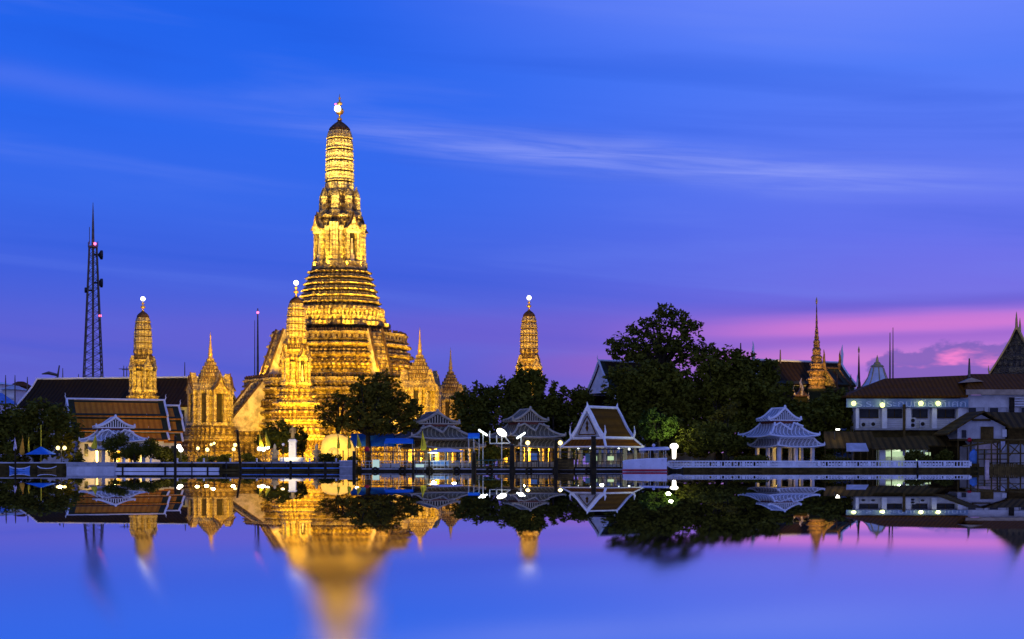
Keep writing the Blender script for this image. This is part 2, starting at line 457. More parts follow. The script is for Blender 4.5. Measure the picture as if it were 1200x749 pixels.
t = thing('pontoon', 'low dark pontoon with pale edge between the leaning pile and pier', 'pontoon', (PX(258, d), d, 0))
m = MB(); m.b2(0, PX(416, d)-PX(258, d), 0, .9, .05, .40); m.build('deck', 'bank', t)
m = MB(); m.b2(3, PX(416, d)-PX(258, d), -.06, .0, .44, .60); m.build('edge_strip', 'blue_panel', t)
for i in range(9):
    m = MB(); m.b2(.8+i*2.25, .92+i*2.25, .2, .3, .40, 1.45); m.build('rail_post', 'steel', t)
m = MB(); m.b2(.8, 19, .23, .28, 1.40, 1.47); m.b2(.8, 19, .23, .28, .95, 1.0); m.build('handrail', 'steel', t)

# right river wall with white pierced balustrade
d = 241.2
t = thing('river_wall', 'long brown river wall carrying a white pierced balustrade', 'wall', (PX(783, d), d, 0))
L = PX(1137, d)-PX(783, d)
m = MB(); m.b2(0, L, 0, .9, -1.2, .60); m.b2(0, L+1.2, -.25, 0, -1, .12); m.build('wall_face', 'bank', t)
bal = MB(); bal.b2(0, L, .1, .4, .60, .82); bal.b2(0, L, .05, .45, 1.45, 1.62)
n = 96
for i in range(n+1):
    xx = L*i/n
    bal.box((xx, .25, 1.135), (.14 if i % 8 else .42, .2 if i % 8 else .44, .63))
for i in range(n):
    xx = L*(i+.5)/n
    hh = random.random()
    if hh < .8: bal.box((xx, .25, 1.1), (.26, .14, .3+.25*hh), 0, .6)
bal.build('balustrade', 'white', t)
# quay beyond the picture's left and right edges
t = thing('quay_wall', 'dark quay wall under the steel shed at the right edge', 'wall', (PX(1137, 242), 242, 0))
m = MB(); m.b2(1.2, 90, 0, .8, -1.2, .62); m.build('wall_face', 'bank', t)

# ------------------------------------------------------------------ prangs
HALF = [(1, .30), (.93, .30), (.93, .48), (.83, .48), (.83, .61), (.72, .61), (.72, .72)]
def mkplan(half):
    q = half + [(b, a) for a, b in reversed(half[:-1])]
    out = []
    for k in range(4):
        c, s = [(1, 0), (0, 1), (-1, 0), (0, -1)][k]
        out += [(x*c-y*s, x*s+y*c) for x, y in q]
    return [(x/1.02, y/1.02) for x, y in out]
PLAN = mkplan(HALF)
COB = mkplan([(1, .16), (.95, .16), (.95, .22), (1, .22), (.99, .34), (.92, .34), (.92, .40), (.95, .42), (.93, .55), (.86, .55), (.86, .61), (.87, .62), (.80, .70), (.76, .74)])
def tiers(z0, w0, z1, w1, n, flare=.06):
    """n stacked mouldings: plinth, waist, swelling cornice, shadow gap"""
    pr = []
    for i in range(n):
        a = i/n; h = (z1-z0)/n; zb = z0+h*i
        wa = w0+(w1-w0)*a; wb = w0+(w1-w0)*(i+1)/n
        wm = (wa+wb)/2; fl = flare*wm
        pr += [(zb, wa), (zb+.16*h, wa), (zb+.20*h, wm-fl*1.1), (zb+.46*h, wm-fl*1.3), (zb+.50*h, wm), (zb+.56*h, wm+fl*.45),
               (zb+.64*h, wm+fl*.75), (zb+.74*h, wm+fl*.8), (zb+.84*h, wm+fl*.4), (zb+.87*h, wb-fl*1.4), (zb+.999*h, wb-fl*1.4)]
    return pr
def figures(mb, poly, w, z, h, step, rz=0.0):
    """a row of squat guardian figures standing round the plan"""
    mb.plan(poly, [(z-h*.05, w+step*.24), (z+h*.09, w+step*.24)], rz)
    n = len(poly); c, sn = math.cos(rz), math.sin(rz)
    pts = [(w*(x*c-y*sn), w*(x*sn+y*c)) for x, y in poly]
    acc = 0.0
    for i in range(n):
        a = Vector(pts[i]); b = Vector(pts[(i+1) % n]); L = (b-a).length; s = acc
        while s < L:
            p = a+(b-a)*(s/L); r = math.atan2((b-a).y, (b-a).x)
            q = step*.3
            mb.box((p.x, p.y, z+h*.22), (q*1.5, q, h*.44), r, .7)
            mb.box((p.x, p.y, z+h*.58), (q*1.25, q*.8, h*.30), r, 1.25)
            mb.box((p.x, p.y, z+h*.84), (q*.7, q*.7, h*.26), r, .35)
            for sg in (-1, 1):
                mb.box((p.x+sg*q*.85*math.cos(r), p.y+sg*q*.85*math.sin(r), z+h*.72), (q*.3, q*.4, h*.42), r)
            s += step
        acc = s-L
def gable_niche(root, k, w, ang, z0, z1, wid, dep, mat, fig=True):
    """a porch niche facing direction ang: piers, dark recess, statue, pointed gable"""
    c, s = math.cos(ang), math.sin(ang)
    def T(x, y, z): return (x*c+y*s*1.0, x*s-y*c, z)
    b = MB(); h = z1-z0
    def bx(x0, x1, y0, y1, za, zb):
        vs = [T(x, y, z) for z in (za, zb) for x, y in ((x0, y0), (x1, y0), (x1, y1), (x0, y1))]
        b.add(vs, [(0, 3, 2, 1), (4, 5, 6, 7), (0, 1, 5, 4), (1, 2, 6, 5), (2, 3, 7, 6), (3, 0, 4, 7)])
    # x along the outward axis
    hw = wid/2; pw = wid*.2
    bx(w-dep, w, -hw, -hw+pw, z0, z0+h*.66); bx(w-dep, w, hw-pw, hw, z0, z0+h*.66)
    bx(w-dep, w+.05*wid, -hw*1.1, hw*1.1, z0+h*.66, z0+h*.73)
    bx(w-dep, w+.08*wid, -hw*1.15, hw*1.15, z0-h*.02, z0+h*.06)
    for kk, (zz, ww, ex) in enumerate(((.73, 1.25, 0), (.80, .85, -.12))):
        p = [(-hw*ww, z0+h*zz), (hw*ww, z0+h*zz), (hw*ww*.40, z0+h*(zz+.10)), (0, z0+h*(zz+.30)), (-hw*ww*.40, z0+h*(zz+.10))]
        a = [T(w+(.1+ex)*wid, y, z) for y, z in p]; bb = [T(w-dep*(1+ex), y, z) for y, z in p]
        b.loft([a, bb])
    o = b.build('porch_niche', mat, root)
    e = MB()
    for zz, ww, ex in ((.73, 1.25, .02), (.80, .85, -.10)):
        p = [(-hw*ww, z0+h*zz), (-hw*ww*.40, z0+h*(zz+.10)), (0, z0+h*(zz+.30)), (hw*ww*.40, z0+h*(zz+.10)), (hw*ww, z0+h*zz)]
        e.tube([T(w+(.11+ex)*wid, y, z) for y, z in p], wid*.055, 5)
    e.build('gable_edge', 'relief', o)
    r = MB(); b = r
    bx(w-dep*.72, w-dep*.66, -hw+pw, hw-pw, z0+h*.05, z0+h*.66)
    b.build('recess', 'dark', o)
    if fig:
        f = MB(); b = f
        x1 = w-dep*.45
        bx(x1-.12*wid, x1+.12*wid, -.16*wid, .16*wid, z0+h*.06, z0+h*.2)
        bx(x1-.07*wid, x1+.07*wid, -.09*wid, .09*wid, z0+h*.2, z0+h*.44)
        bx(x1-.05*wid, x1+.05*wid, -.05*wid, .05*wid, z0+h*.44, z0+h*.54)
        b.build('niche_figure', 'stucco', o)
    return o
def finial(root, k, z, h, w):
    m = MB()
    m.lathe([(0, w*.35), (h*.08, w*.3), (h*.1, w*.14), (h*.2, w*.14), (h*.24, w*.45), (h*.34, w*.62), (h*.42, w*.5), (h*.48, w*.2), (h*.56, w*.16),
             (h*.58, w*.34), (h*.66, w*.4), (h*.71, w*.12), (h*.80, w*.12), (h*.84, w*.2), (h*.88, w*.06), (h, w*.02)], 10, (0, 0, z))
    f = m.build('finial', 'gold', root, True)
    return f

FL = 1.3
GOLD = (1.0, .555, .03)
ROT = R(-53)     # the prang's faces are turned: two of them show, the corner leads
CD = 340.0; CX = PX(398, CD)
def big_prang():
    k = CD/F
    root = thing('central_prang', 'towering floodlit golden prang with stepped terraces, tallest in view', 'temple tower', (CX, CD, G), ROT)
    def z(py): return PZ(py, CD)-G
    def W(n): return n*k
    # lower terrace
    m = MB(); m.plan(PLAN, [(0, W(120)), (z(537), W(120))]+tiers(z(537), W(117), z(456), W(108), 6, .035)+[(z(455), W(110)), (z(453), W(110))])
    lt = m.build('lower_terrace', 'stone', root)
    m = MB(); m.plan(PLAN, [(z(453)+.02, W(108)), (z(449), W(108)), (z(449), W(109.5)), (z(447), W(109.5)), (z(447), W(106)), (z(453)+.02, W(106))])
    m.build('parapet', 'stone_fine', lt)
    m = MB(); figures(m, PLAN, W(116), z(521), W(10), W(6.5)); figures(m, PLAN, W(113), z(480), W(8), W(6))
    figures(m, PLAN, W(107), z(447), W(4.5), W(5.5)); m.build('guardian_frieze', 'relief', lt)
    # upper terrace
    m = MB(); m.plan(PLAN, [(z(453)+.05, W(91))]+tiers(z(451), W(90), z(404), W(79), 4, .04)+[(z(403), W(80)), (z(402), W(80))])
    ut = m.build('upper_terrace', 'stone', root)
    m = MB(); m.plan(PLAN, [(z(402)+.02, W(77.5)), (z(395.5), W(77.5)), (z(395.5), W(79)), (z(393.5), W(79)), (z(393.5), W(75.5)), (z(402)+.02, W(75.5))])
    m.build('parapet', 'stone_fine', ut)
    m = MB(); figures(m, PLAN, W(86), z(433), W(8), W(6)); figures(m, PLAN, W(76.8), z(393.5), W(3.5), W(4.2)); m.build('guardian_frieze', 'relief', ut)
    c = len(PLAN)
    for i in range(c):
        a = Vector(PLAN[i])*W(77.6); b = Vector(PLAN[(i+1) % c])*W(77.6); n = int((b-a).length/W(6))
        for j in range(n):
            p = a+(b-a)*((j+.5)/n); rr = math.atan2((b-a).y, (b-a).x)
            pn = MB(); pn.box((p.x, p.y, z(399)), (W(2.4), W(.9), W(3.4)), rr); pn.build('parapet_panel', 'relief', ut)
    # stepped tower
    m = MB()
    m.plan(PLAN, [(z(402)+.05, W(57)), (z(394), W(57)), (z(392), W(52)), (z(386), W(52)), (z(384.5), W(58.5)), (z(380), W(58.5)), (z(379.5), W(54)),
                  (z(374), W(52.5)), (z(373), W(49)), (z(367), W(48)), (z(366), W(52)), (z(362), W(51)), (z(361.5), W(46))]+
           tiers(z(361), W(46.5), z(318), W(34), 6, .085)+[(z(317.5), W(33)), (z(317), W(33))])
    st = m.build('stepped_tower', 'stone', root)
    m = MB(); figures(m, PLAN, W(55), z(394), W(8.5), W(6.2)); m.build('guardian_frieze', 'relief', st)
    m = MB(); figures(m, PLAN, W(52), z(374), W(8), W(5.6)); m.build('caryatid_frieze', 'stone_fine', st)
    m = MB()
    for py, w in ((353, 46), (346, 44), (339, 42), (332, 39.5), (325, 37)): figures(m, PLAN, W(w-1.2), z(py+1.5), W(2.6), W(3.6))
    m.build('antefix_row', 'stone_fine', st)
    # shrine storey with four porches
    m = MB(); m.plan(PLAN, [(z(317)+.02, W(32)), (z(313), W(31)), (z(311), W(29)), (z(307), W(28)), (z(304), W(25.5)), (z(270), W(23)), (z(268), W(24.5)), (z(263), W(26.5)),
                            (z(261), W(26.5)), (z(260.5), W(24.5)), (z(257.5), W(24.5)), (z(256.5), W(27)), (z(253.5), W(26.5)), (z(253), W(23)),
                            (z(245), W(19.5)), (z(244), W(21)), (z(241), W(20.5)), (z(240.5), W(17.5)), (z(232), W(17)), (z(230), W(18.2)), (z(226.5), W(18)), (z(226), W(15))])
    sh = m.build('shrine_storey', 'stone', root)
    for a in range(4):
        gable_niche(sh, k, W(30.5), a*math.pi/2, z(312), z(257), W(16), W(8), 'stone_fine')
    for a in range(4):
        an = math.pi/4+a*math.pi/2; x, y = W(26.5)*math.cos(an), W(26.5)*math.sin(an)
        p = MB(); p.plan(PLAN, [(z(315), W(7)), (z(309), W(6.4)), (z(308), W(5.2)), (z(270), W(4.4)), (z(268), W(5.2)), (z(264), W(5.4))], 0, (x, y))
        p.build('corner_pier', 'cob', sh)
        for da in (-.3, .3):
            x2, y2 = W(27)*math.cos(an+da), W(27)*math.sin(an+da)
            p = MB(); p.plan(PLAN, [(z(312), W(3.4)), (z(308), W(3.2)), (z(307), W(2.3)), (z(274), W(2.0)), (z(272), W(2.8)), (z(268), W(3))], 0, (x2, y2)); p.build('pilaster', 'cob', sh)
        x, y = W(20)*math.cos(an), W(20)*math.sin(an)
        p = MB(); p.plan(PLAN, [(z(256), W(6.2)), (z(249), W(5.8)), (z(248), W(4.8)), (z(233), W(4.4)), (z(229), W(3.8)), (z(224), W(1.8)), (z(219), W(.2))], 0, (x, y))
        p.build('corner_turret', 'stone_fine', sh)
    for a in range(4):
        an = a*math.pi/2; x, y = W(20)*math.cos(an), W(20)*math.sin(an)
        p = MB(); p.plan(PLAN, [(z(256), W(6)), (z(249), W(5.5)), (z(248), W(4.4)), (z(233), W(4.2)), (z(229), W(3.2)), (z(224), W(1.4)), (z(221), W(.2))], 0, (x, y))
        p.build('corner_turret', 'stone_fine', sh)
    m = MB(); figures(m, PLAN, W(20.5), z(253), W(7), W(4.4)); figures(m, PLAN, W(19), z(240), W(6.5), W(4)); figures(m, PLAN, W(26), z(260.5), W(3.6), W(4.2))
    m.build('caryatid_frieze', 'relief', sh)
    # ribbed cob
    pr = []
    rows = [(226, 16.2), (213.5, 16.1), (201, 15.9), (188.5, 15.6), (176, 15.2), (163.5, 14.5), (152, 12.4)]
    for (a, wa), (b, wb) in zip(rows, rows[1:]):
        pr += [(z(a), W(wa)*.95), (z(a-.4), W(wa)*.95), (z(a-.5), W(wa)*1.02), (z(a-1.6), W(wa)*1.02), (z(a-1.9), W(wa)*.985), (z((a+b)/2), W((wa+wb)/2)*1.0), (z(b+2.0), W(wb)*1.0), (z(b+1.8), W(wb)*.93), (z(b+.1), W(wb)*.94)]
    m = MB(); m.plan(COB, pr); m.mi = [1 if (i//len(COB)) % 9 in (7, 8) else 0 for i in range(len(m.f))]; cb = m.build('ribbed_cob', ['cob', 'gap_shade'], root)
    m = MB(); m.plan(COB, [(z(152), W(12.0)), (z(149.5), W(10.4)), (z(147), W(8)), (z(145), W(5.8)), (z(143), W(3)), (z(141), W(1.5)), (z(140), W(1.2))])
    m.build('dome_cap', 'relief', cb)
    fi = finial(root, k, z(141), W(31), W(8.5))
    m = MB(); m.ball((W(3), -W(4.5), z(128.5)), W(4)); m.ball((-W(3.5), -W(3.5), z(128)), W(1.6)); m.build('top_lamp', 'lamp_white', fi)
    m = MB(); m.ball((-W(3.5), -W(3.5), z(122)), W(1.1)); m.build('warning_lamp', 'lamp_red', fi)
    # stairs on the four faces, two flights each
    for a in range(4):
        an = a*math.pi/2; c, s = math.cos(an), math.sin(an)
        for (w0, z0, w1, z1, hw) in ((152, 506, 109, 456, 12), (101, 452, 79, 395, 7)):
            if w0 == 152: z0 = 506
            def T(x, y, zz): return (x*c-y*s, x*s+y*c, zz)
            st_ = MB(); n = 18 if w0 > 120 else 14
            pr2 = []
            x0, x1, za, zb = W(w0), W(w1), z(z0), z(z1)
            for i in range(n):
                xa = x0+(x1-x0)*i/n; xb = x0+(x1-x0)*(i+1)/n
                pr2 += [(xa, za+(zb-za)*i/n), (xa, za+(zb-za)*(i+1)/n)]
            lo = za-.2 if w0 > 120 else z(453)
            pr2 = [(x0, lo)]+pr2+[(x1-W(3), zb), (x1-W(3), lo)]
            st_.loft([[T(x, -W(hw), zz) for x, zz in pr2], [T(x, W(hw), zz) for x, zz in pr2]])
            so_ = st_.build('stair_flight', 'stone', root)
            for sg in (-1, 1):
                sd_ = MB(); up = W(4.5)
                q = [(x0+W(3), lo), (x0+W(3), za+up), (x0, za+up*1.2), (x1, zb+up), (x1-W(3), zb+up), (x1-W(3), lo)]
                y0, y1 = sg*W(hw+.2), sg*W(hw+2.4)
                sd_.loft([[T(x, y0, zz) for x, zz in q], [T(x, y1, zz) for x, zz in q]])
                sd_.build('stair_side_wall', 'stucco', so_)
            hr = MB()
            for sg in (-1, 1):
                hr.tube([T(x0, sg*W(hw+1.3), za+up*1.2+W(.8)), T(x1, sg*W(hw+1.3), zb+up+W(.8))], W(1.5), 5)
            hr.build('balustrade', 'relief', so_)
            if w0 > 120:
                pf = MB(); xa, xb = W(108), W(w0)+W(11)
                pf.loft([[T((xa+xb)/2+ex*((xb-xa)/2*ww), ey*W(17)*ww, zz) for ex, ey in ((-1, -1), (1, -1), (1, 1), (-1, 1))] for zz, ww in tiers(0, 1.06, za-.25, 1.0, 7, .035)])
                pf.build('stair_landing', 'stone', so_)
    return root
big_prang()

def small_prang():
    root = thing('corner_prang', None, 'temple tower', (0, 0, G), ROT, 'slender prangs at the corners of the temple')
    k = 302/F
    def z(py): return PZ(py, 302)-G
    def W(n): return n*k
    m = MB(); m.plan(PLAN, [(0, W(40)), (z(536), W(40))]+tiers(z(536), W(37), z(500), W(30), 3, .06)+tiers(z(500), W(29), z(470), W(25), 3, .08)+tiers(z(470), W(22), z(455), W(18.5), 2, .06)+[(z(454.5), W(18))])
    b = m.build('stepped_base', 'stone', root)
    m = MB(); figures(m, PLAN, W(35), z(524), W(8), W(5)); figures(m, PLAN, W(27), z(490), W(6), W(4)); m.build('guardian_frieze', 'relief', b)
    m = MB(); m.plan(PLAN, [(z(454.5), W(16)), (z(451), W(16)), (z(450), W(13)), (z(424), W(12)), (z(422), W(14)), (z(419), W(14.5)), (z(418), W(12.5)), (z(414), W(12)), (z(413), W(13.4)), (z(410), W(13)), (z(409), W(11)), (z(402), W(11)), (z(401), W(12)), (z(397), W(11.8)), (z(396.5), W(10.5))])
    sh = m.build('shrine_storey', 'stone', root)
    for a in range(4):
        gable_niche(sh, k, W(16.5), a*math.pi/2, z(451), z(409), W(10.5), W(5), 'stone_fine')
        an = math.pi/4+a*math.pi/2; x, y = W(14.5)*math.cos(an), W(14.5)*math.sin(an)
        p = MB(); p.plan(PLAN, [(z(452), W(3.4)), (z(449), W(3.4)), (z(448), W(2.6)), (z(427), W(2.4)), (z(425), W(3.4))], 0, (x, y)); p.build('corner_pier', 'stone_fine', sh)
    m = MB(); figures(m, PLAN, W(12), z(409), W(5.5), W(3)); m.build('caryatid_frieze', 'relief', sh)
    pr = []
    rows = [(396.5, 11), (388, 11.2), (379.5, 10.9), (371, 10.3), (362.5, 9.4), (354.5, 7.8)]
    for (a, wa), (bb, wb) in zip(rows, rows[1:]):
        pr += [(z(a), W(wa)*.94), (z(a-.5), W(wa)*.94), (z(a-.6), W(wa)*1.03), (z(a-1.5), W(wa)*1.03), (z(a-1.8), W(wa)*.98), (z((a+bb)/2), W((wa+wb)/2)), (z(bb+1.4), W(wb)), (z(bb+1.2), W(wb)*.93), (z(bb+.1), W(wb)*.94)]
    m = MB(); m.plan(COB, pr); m.mi = [1 if (i//len(COB)) % 9 in (7, 8) else 0 for i in range(len(m.f))]; cb = m.build('ribbed_cob', ['cob', 'gap_shade'], root)
    m = MB(); m.plan(COB, [(z(354.5), W(7.6)), (z(352), W(6.4)), (z(350), W(4.6)), (z(348.5), W(2.6)), (z(347), W(1))]); m.build('dome_cap', 'relief', cb)
    fi = finial(root, k, z(347.5), W(16), W(5.2))
    m = MB(); m.ball((0, 0, z(331.5)), W(3)); m.build('top_lamp', 'lamp_white', fi)
    return root
sp = small_prang()
sp['label'] = 'slender golden prang rising directly in front of the central tower'
sp.location = (PX(347, 302), 302, G)
dup(sp, (PX(167.5, 331), 331, G), None, 'slender golden prang behind the orange temple roof, near the lattice mast')
dup(sp, (PX(620, 329), 329, G), None, 'slender golden prang rising alone above the pointed dark trees')

# ------------------------------------------------------------------ mondops: square shrines with tall spires
def mondop(s=1.0):
    root = thing('spired_shrine', None, 'shrine', (0, 0, G), R(-53), 'spired shrines around the central tower')
    k = 318/F
    def z(py): return PZ(py, 318)-G
    def W(n): return n*k
    m = MB(); m.plan(PLAN, [(0, W(38)), (z(534), W(38))]+tiers(z(534), W(35), z(500), W(29), 5, .04)+[(z(499.5), W(28))])
    b = m.build('stepped_base', 'stone', root)
    m = MB(); figures(m, PLAN, W(33), z(526), W(9), W(5)); m.build('guardian_frieze', 'relief', b)
    m = MB(); m.plan(PLAN, [(z(499.5), W(23)), (z(496), W(23)), (z(495), W(20)), (z(462), W(19.5)), (z(461), W(21.5)), (z(457), W(22.5)), (z(456), W(20)), (z(450), W(17)), (z(447), W(16))])
    sh = m.build('shrine_body', 'stone_fine', root)
    for a in range(4):
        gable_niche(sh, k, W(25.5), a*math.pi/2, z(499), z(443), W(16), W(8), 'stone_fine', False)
        an = math.pi/4+a*math.pi/2
        for da in (-.22, .22):
            x, y = W(23)*math.cos(an+da), W(23)*math.sin(an+da)
            p = MB(); p.box((x, y, (z(499)+z(458))/2), (W(4), W(4), z(458)-z(499)), an); p.build('corner_pillar', 'stone_fine', sh)
        wd = MB()
        for da in (-.0,):
            x, y = W(20.8)*math.cos(an), W(20.8)*math.sin(an)
            wd.box((x, y, (z(497)+z(462))/2), (W(1.5), W(6), z(462)-z(497)), an)
        wd.build('tall_opening', 'dark', sh)
    pr = []
    st = [(447, 16), (442, 13.6), (437.5, 11.2), (433, 8.8), (428.5, 6.5), (424.5, 4.4), (422, 3.4)]
    for (a, wa), (bb, wb) in zip(st, st[1:]):
        pr += [(z(a), W(wa)), (z(a-.9), W(wa)), (z(a-1), W(wa*.86)), (z(bb), W(wb*1.02))]
    m = MB(); m.plan(PLAN, pr)
    rf = m.build('tiered_roof', 'ochre_gold', root)
    m = MB()
    for (a, wa) in st[:-1]: figures(m, PLAN, W(wa*.95), z(a-.9), W(3.2), W(3.4))
    m.build('antefix_row', 'stone_fine', rf)
    m = MB(); m.lathe([(z(422), W(3.6)), (z(420), W(3.4)), (z(419), W(2.7)), (z(416), W(2.5)), (z(415), W(3.0)), (z(413), W(2.2)), (z(410), W(2.3)), (z(406), W(1.6)), (z(400), W(1.0)), (z(394), W(.65)), (z(393), W(.9)), (z(392), W(.4)), (z(388), W(.1))], 10)
    m.build('spire', 'gold', root, True)
    return root
M['ochre_gold'] = mosaic('spire_mosaic', (.40, .23, .07), (.24, .13, .045), (.06, .035, .015), 1.6, .5)
mo = mondop()
mo.location = (PX(246.5, 318), 318, G); mo['label'] = 'large golden spired shrine with tall dark openings left of the long stair'
dup(mo, (PX(492, 326), 326, G), None, 'golden spired shrine just right of the central tower, behind the tree', (1, 1, 1.06))
dup(mo, (PX(528, 362), 362, G), None, 'smaller dim spired shrine farthest right of the temple group')
dup(mo, (PX(299, 372), 372, G), None, 'dark spired shrine half hidden behind the left stair', (.8, .8, .78))

# ------------------------------------------------------------------ floodlights of the temple
def flood(px, d, py, tx, td, tpy, power, cone=60, color=GOLD, radius=.5):
    return lamp_light('floodlight', (PX(px, d), d, PZ(py, d)), power*1000*FL, color, radius, 'SPOT', (PX(tx, td), td, PZ(tpy, td)), cone)
# broad floods out on the lawn
for px in (300, 392, 480): flood(px, 270, 531, 398, 335, 380, 110, 70)
def ring(rpx, z, angs, tr, tz, power, cone, color=GOLD, radius=.25):
    """floodlights standing round the tower, each aimed up at the stage above it"""
    k = CD/F
    for a in angs:
        s, c = math.sin(R(a)), -math.cos(R(a))
        lamp_light('floodlight', (CX+rpx*k*s, CD+rpx*k*c, z), power*1000, color, radius, 'SPOT', (CX+tr*k*s, CD+tr*k*c, tz), cone)
def HZ(py): return PZ(py, CD)
ring(165, G+1.0, (-75, -48, -20, 10, 38, 66), 105, HZ(470), 8, 110)
ring(105, HZ(441), (-80, -58, -36, -14, 8, 30, 58, 80), 84, HZ(412), 3.0, 130)
ring(74, HZ(387.5), (-75, -45, -15, 15, 45, 75), 48, HZ(350), 7.5, 100, (1, .62, .06))
ring(74, HZ(387), (-66, -22, 22, 66), 24, HZ(245), 24, 44, (1, .68, .12))
ring(33, HZ(315), (-60, -20, 20, 60), 21, HZ(240), 5, 60, (1, .62, .06))
ring(105, HZ(440), (-40, 0, 40), 16, HZ(172), 440, 17, (1, .74, .22))
# corner prangs
flood(325, 285, 538, 347, 302, 430, 5, 80); flood(370, 284, 538, 347, 302, 420, 5, 80); flood(347, 282, 480, 347, 302, 370, 20, 40, (1,.66,.1))
flood(140, 312, 500, 167, 331, 415, 20, 80, (1,.62,.06)); flood(190, 312, 500, 167, 331, 410, 20, 80, (1,.62,.06))
flood(600, 312, 470, 620, 329, 400, 18, 70, (1, .55, .06)); flood(640, 312, 470, 620, 329, 400, 18, 70, (1, .55, .06))
# shrines
flood(225, 297, 536, 246, 318, 470, 6, 90); flood(262, 296, 536, 250, 318, 470, 6, 90); flood(292, 302, 536, 262, 318, 470, 5, 80)
flood(470, 306, 520, 490, 326, 465, 4.5, 80); flood(510, 306, 520, 493, 326, 460, 4.5, 80); flood(545, 345, 510, 530, 362, 460, 12, 80, (1, .52, .05))
flood(300, 285, 530, 300, 310, 480, 4, 80, (1,.66,.12))

# ------------------------------------------------------------------ trees
def leaf_cloud(mb, c, r, n, size, rnd):
    for _ in range(n):
        u = rnd.uniform(-1, 1); a = rnd.uniform(0, 2*math.pi); rr = (rnd.random()**.45)
        s = math.sqrt(1-u*u)
        p = Vector((c[0]+r[0]*rr*s*math.cos(a), c[1]+r[1]*rr*s*math.sin(a), c[2]+r[2]*rr*u))
        x = Vector((rnd.gauss(0, 1), rnd.gauss(0, 1), rnd.gauss(0, .6))).normalized()
        y = x.cross(Vector((rnd.gauss(0, 1), rnd.gauss(0, 1), rnd.gauss(0, 1)))).normalized()
        h = size*rnd.uniform(.6, 1.25); w = h*.5
        b = len(mb.v)
        mb.v += [tuple(p-x*h*.5), tuple(p+y*w*.5), tuple(p+x*h*.5), tuple(p-y*w*.5)]
        mb.f.append((b, b+1, b+2, b+3)); mb.mi.append(0)
def tree(name, label, d, px, base_py, lobes, leaf='leaf', size=.75, dens=1.0, trunk_r=.35, group=None, sub=13, spread=.30, cat='tree', fat=1.12):
    """lobes: (px, py, half width px, half height px [, depth factor]) in the picture's scale at distance d"""
    k = d/F; x0 = PX(px, d)
    root = thing(name, label, cat, (x0, d, G), 0, group)
    rnd = random.Random(hash((px, base_py, d)) & 0xffff)
    cr = MB(); tr = MB()
    cz = sum(PZ(l[1], d) for l in lobes)/len(lobes)-G
    fork = max(.6, min(PZ(l[1]+l[3]*.6, d) for l in lobes)-G)
    tr.tube([(0, 0, -.3), (.1, 0, fork*.5), (0, .05, fork)], [trunk_r*1.3, trunk_r, trunk_r*.8], 8)
    for l in lobes:
        lx = PX(l[0], d)-x0; lz = PZ(l[1], d)-G; rx = l[2]*k*fat; rz = l[3]*k*fat; ry = min(rx, 7)*(l[4] if len(l) > 4 else .9)
        ly = rnd.uniform(-.25, .25)*ry
        for _ in range(3):
            e = Vector((lx+rnd.uniform(-.6, .6)*rx, ly+rnd.uniform(-.6, .6)*ry, lz+rnd.uniform(-.1, .6)*rz))
            s0 = Vector((0, 0, fork*.95)); mid = s0.lerp(e, .5)+Vector((0, 0, .1*rz))
            tr.tube([s0, mid, e], [trunk_r*.6, trunk_r*.36, .04], 5)
        ns = max(7, int(sub*(rx*rz)**.5*1.1))
        area = rx*rz*3.14
        tot = int(area*dens*22/size**2)
        for j in range(ns):
            u = rnd.uniform(-1, 1); a = rnd.uniform(0, 6.283); s = math.sqrt(1-u*u); q = rnd.uniform(.35, .95)
            c = (lx+rx*q*s*math.cos(a), ly+ry*q*s*math.sin(a), lz+rz*q*u)
            f = spread*rnd.uniform(.7, 1.35)
            leaf_cloud(cr, c, (max(.5, rx*f), max(.5, ry*f), max(.4, rz*f*.9)), max(8, tot//ns), size, rnd)
    tr.build('trunk', 'bark', root, True)
    cr.build('crown', leaf, root)
    return root
def shrub(label, d, px, base_py, wpx, hpx, leaf='leaf', name='shrub', size=.45, group=None):
    root = thing(name, label, 'shrub', (PX(px, d), d, G), 0, group)
    rnd = random.Random(int(px*31+hpx)); k = d/F; cr = MB(); tr = MB(); h = hpx*k; w = wpx*k
    for j in range(8):
        a = rnd.uniform(0, 6.283); q = rnd.uniform(.1, .5)
        c = (w*.5*q*math.cos(a)*1.6, w*.3*math.sin(a), h*rnd.uniform(.3, .75))
        leaf_cloud(cr, c, (w*.26, w*.24, h*.27), int(48*max(1, w*h/2)), size, rnd)
        tr.tube([(0, 0, 0), c], [.09, .03], 5)
    tr.build('stems', 'bark', root); cr.build('foliage', leaf, root)
    return root
def topiary(label, d, px, balls, base_py):
    """clipped tree: crooked trunk carrying round leaf pads"""
    k = d/F; x0 = PX(px, d)
    root = thing('clipped_tree', label, 'tree', (x0, d, G), 0, 'clipped trees in front of the left white pavilion')
    rnd = random.Random(int(px*7)); tr = MB()
    z0 = .3
    tr.tube([(0, 0, -.2), (.15, 0, 1.2), (-.1, 0, 2.4), (0, 0, 3.0)], [.2, .16, .13, .08], 6)
    for bx, by, br in balls:
        c = (PX(bx, d)-x0, rnd.uniform(-.4, .4), PZ(by, d)-G)
        tr.tube([(0, 0, min(1.6, c[2]*.5)), (c[0]*.6, c[1], c[2]*.85), c], [.1, .07, .05], 5)
        cr = MB(); br *= 1.2; leaf_cloud(cr, c, (br*k, br*k, br*k*.9), int(620*(br/8)**2), .36, rnd)
        cr.build('leaf_pad', 'leaf', root)
    tr.build('trunk', 'bark', root, True)
    return root

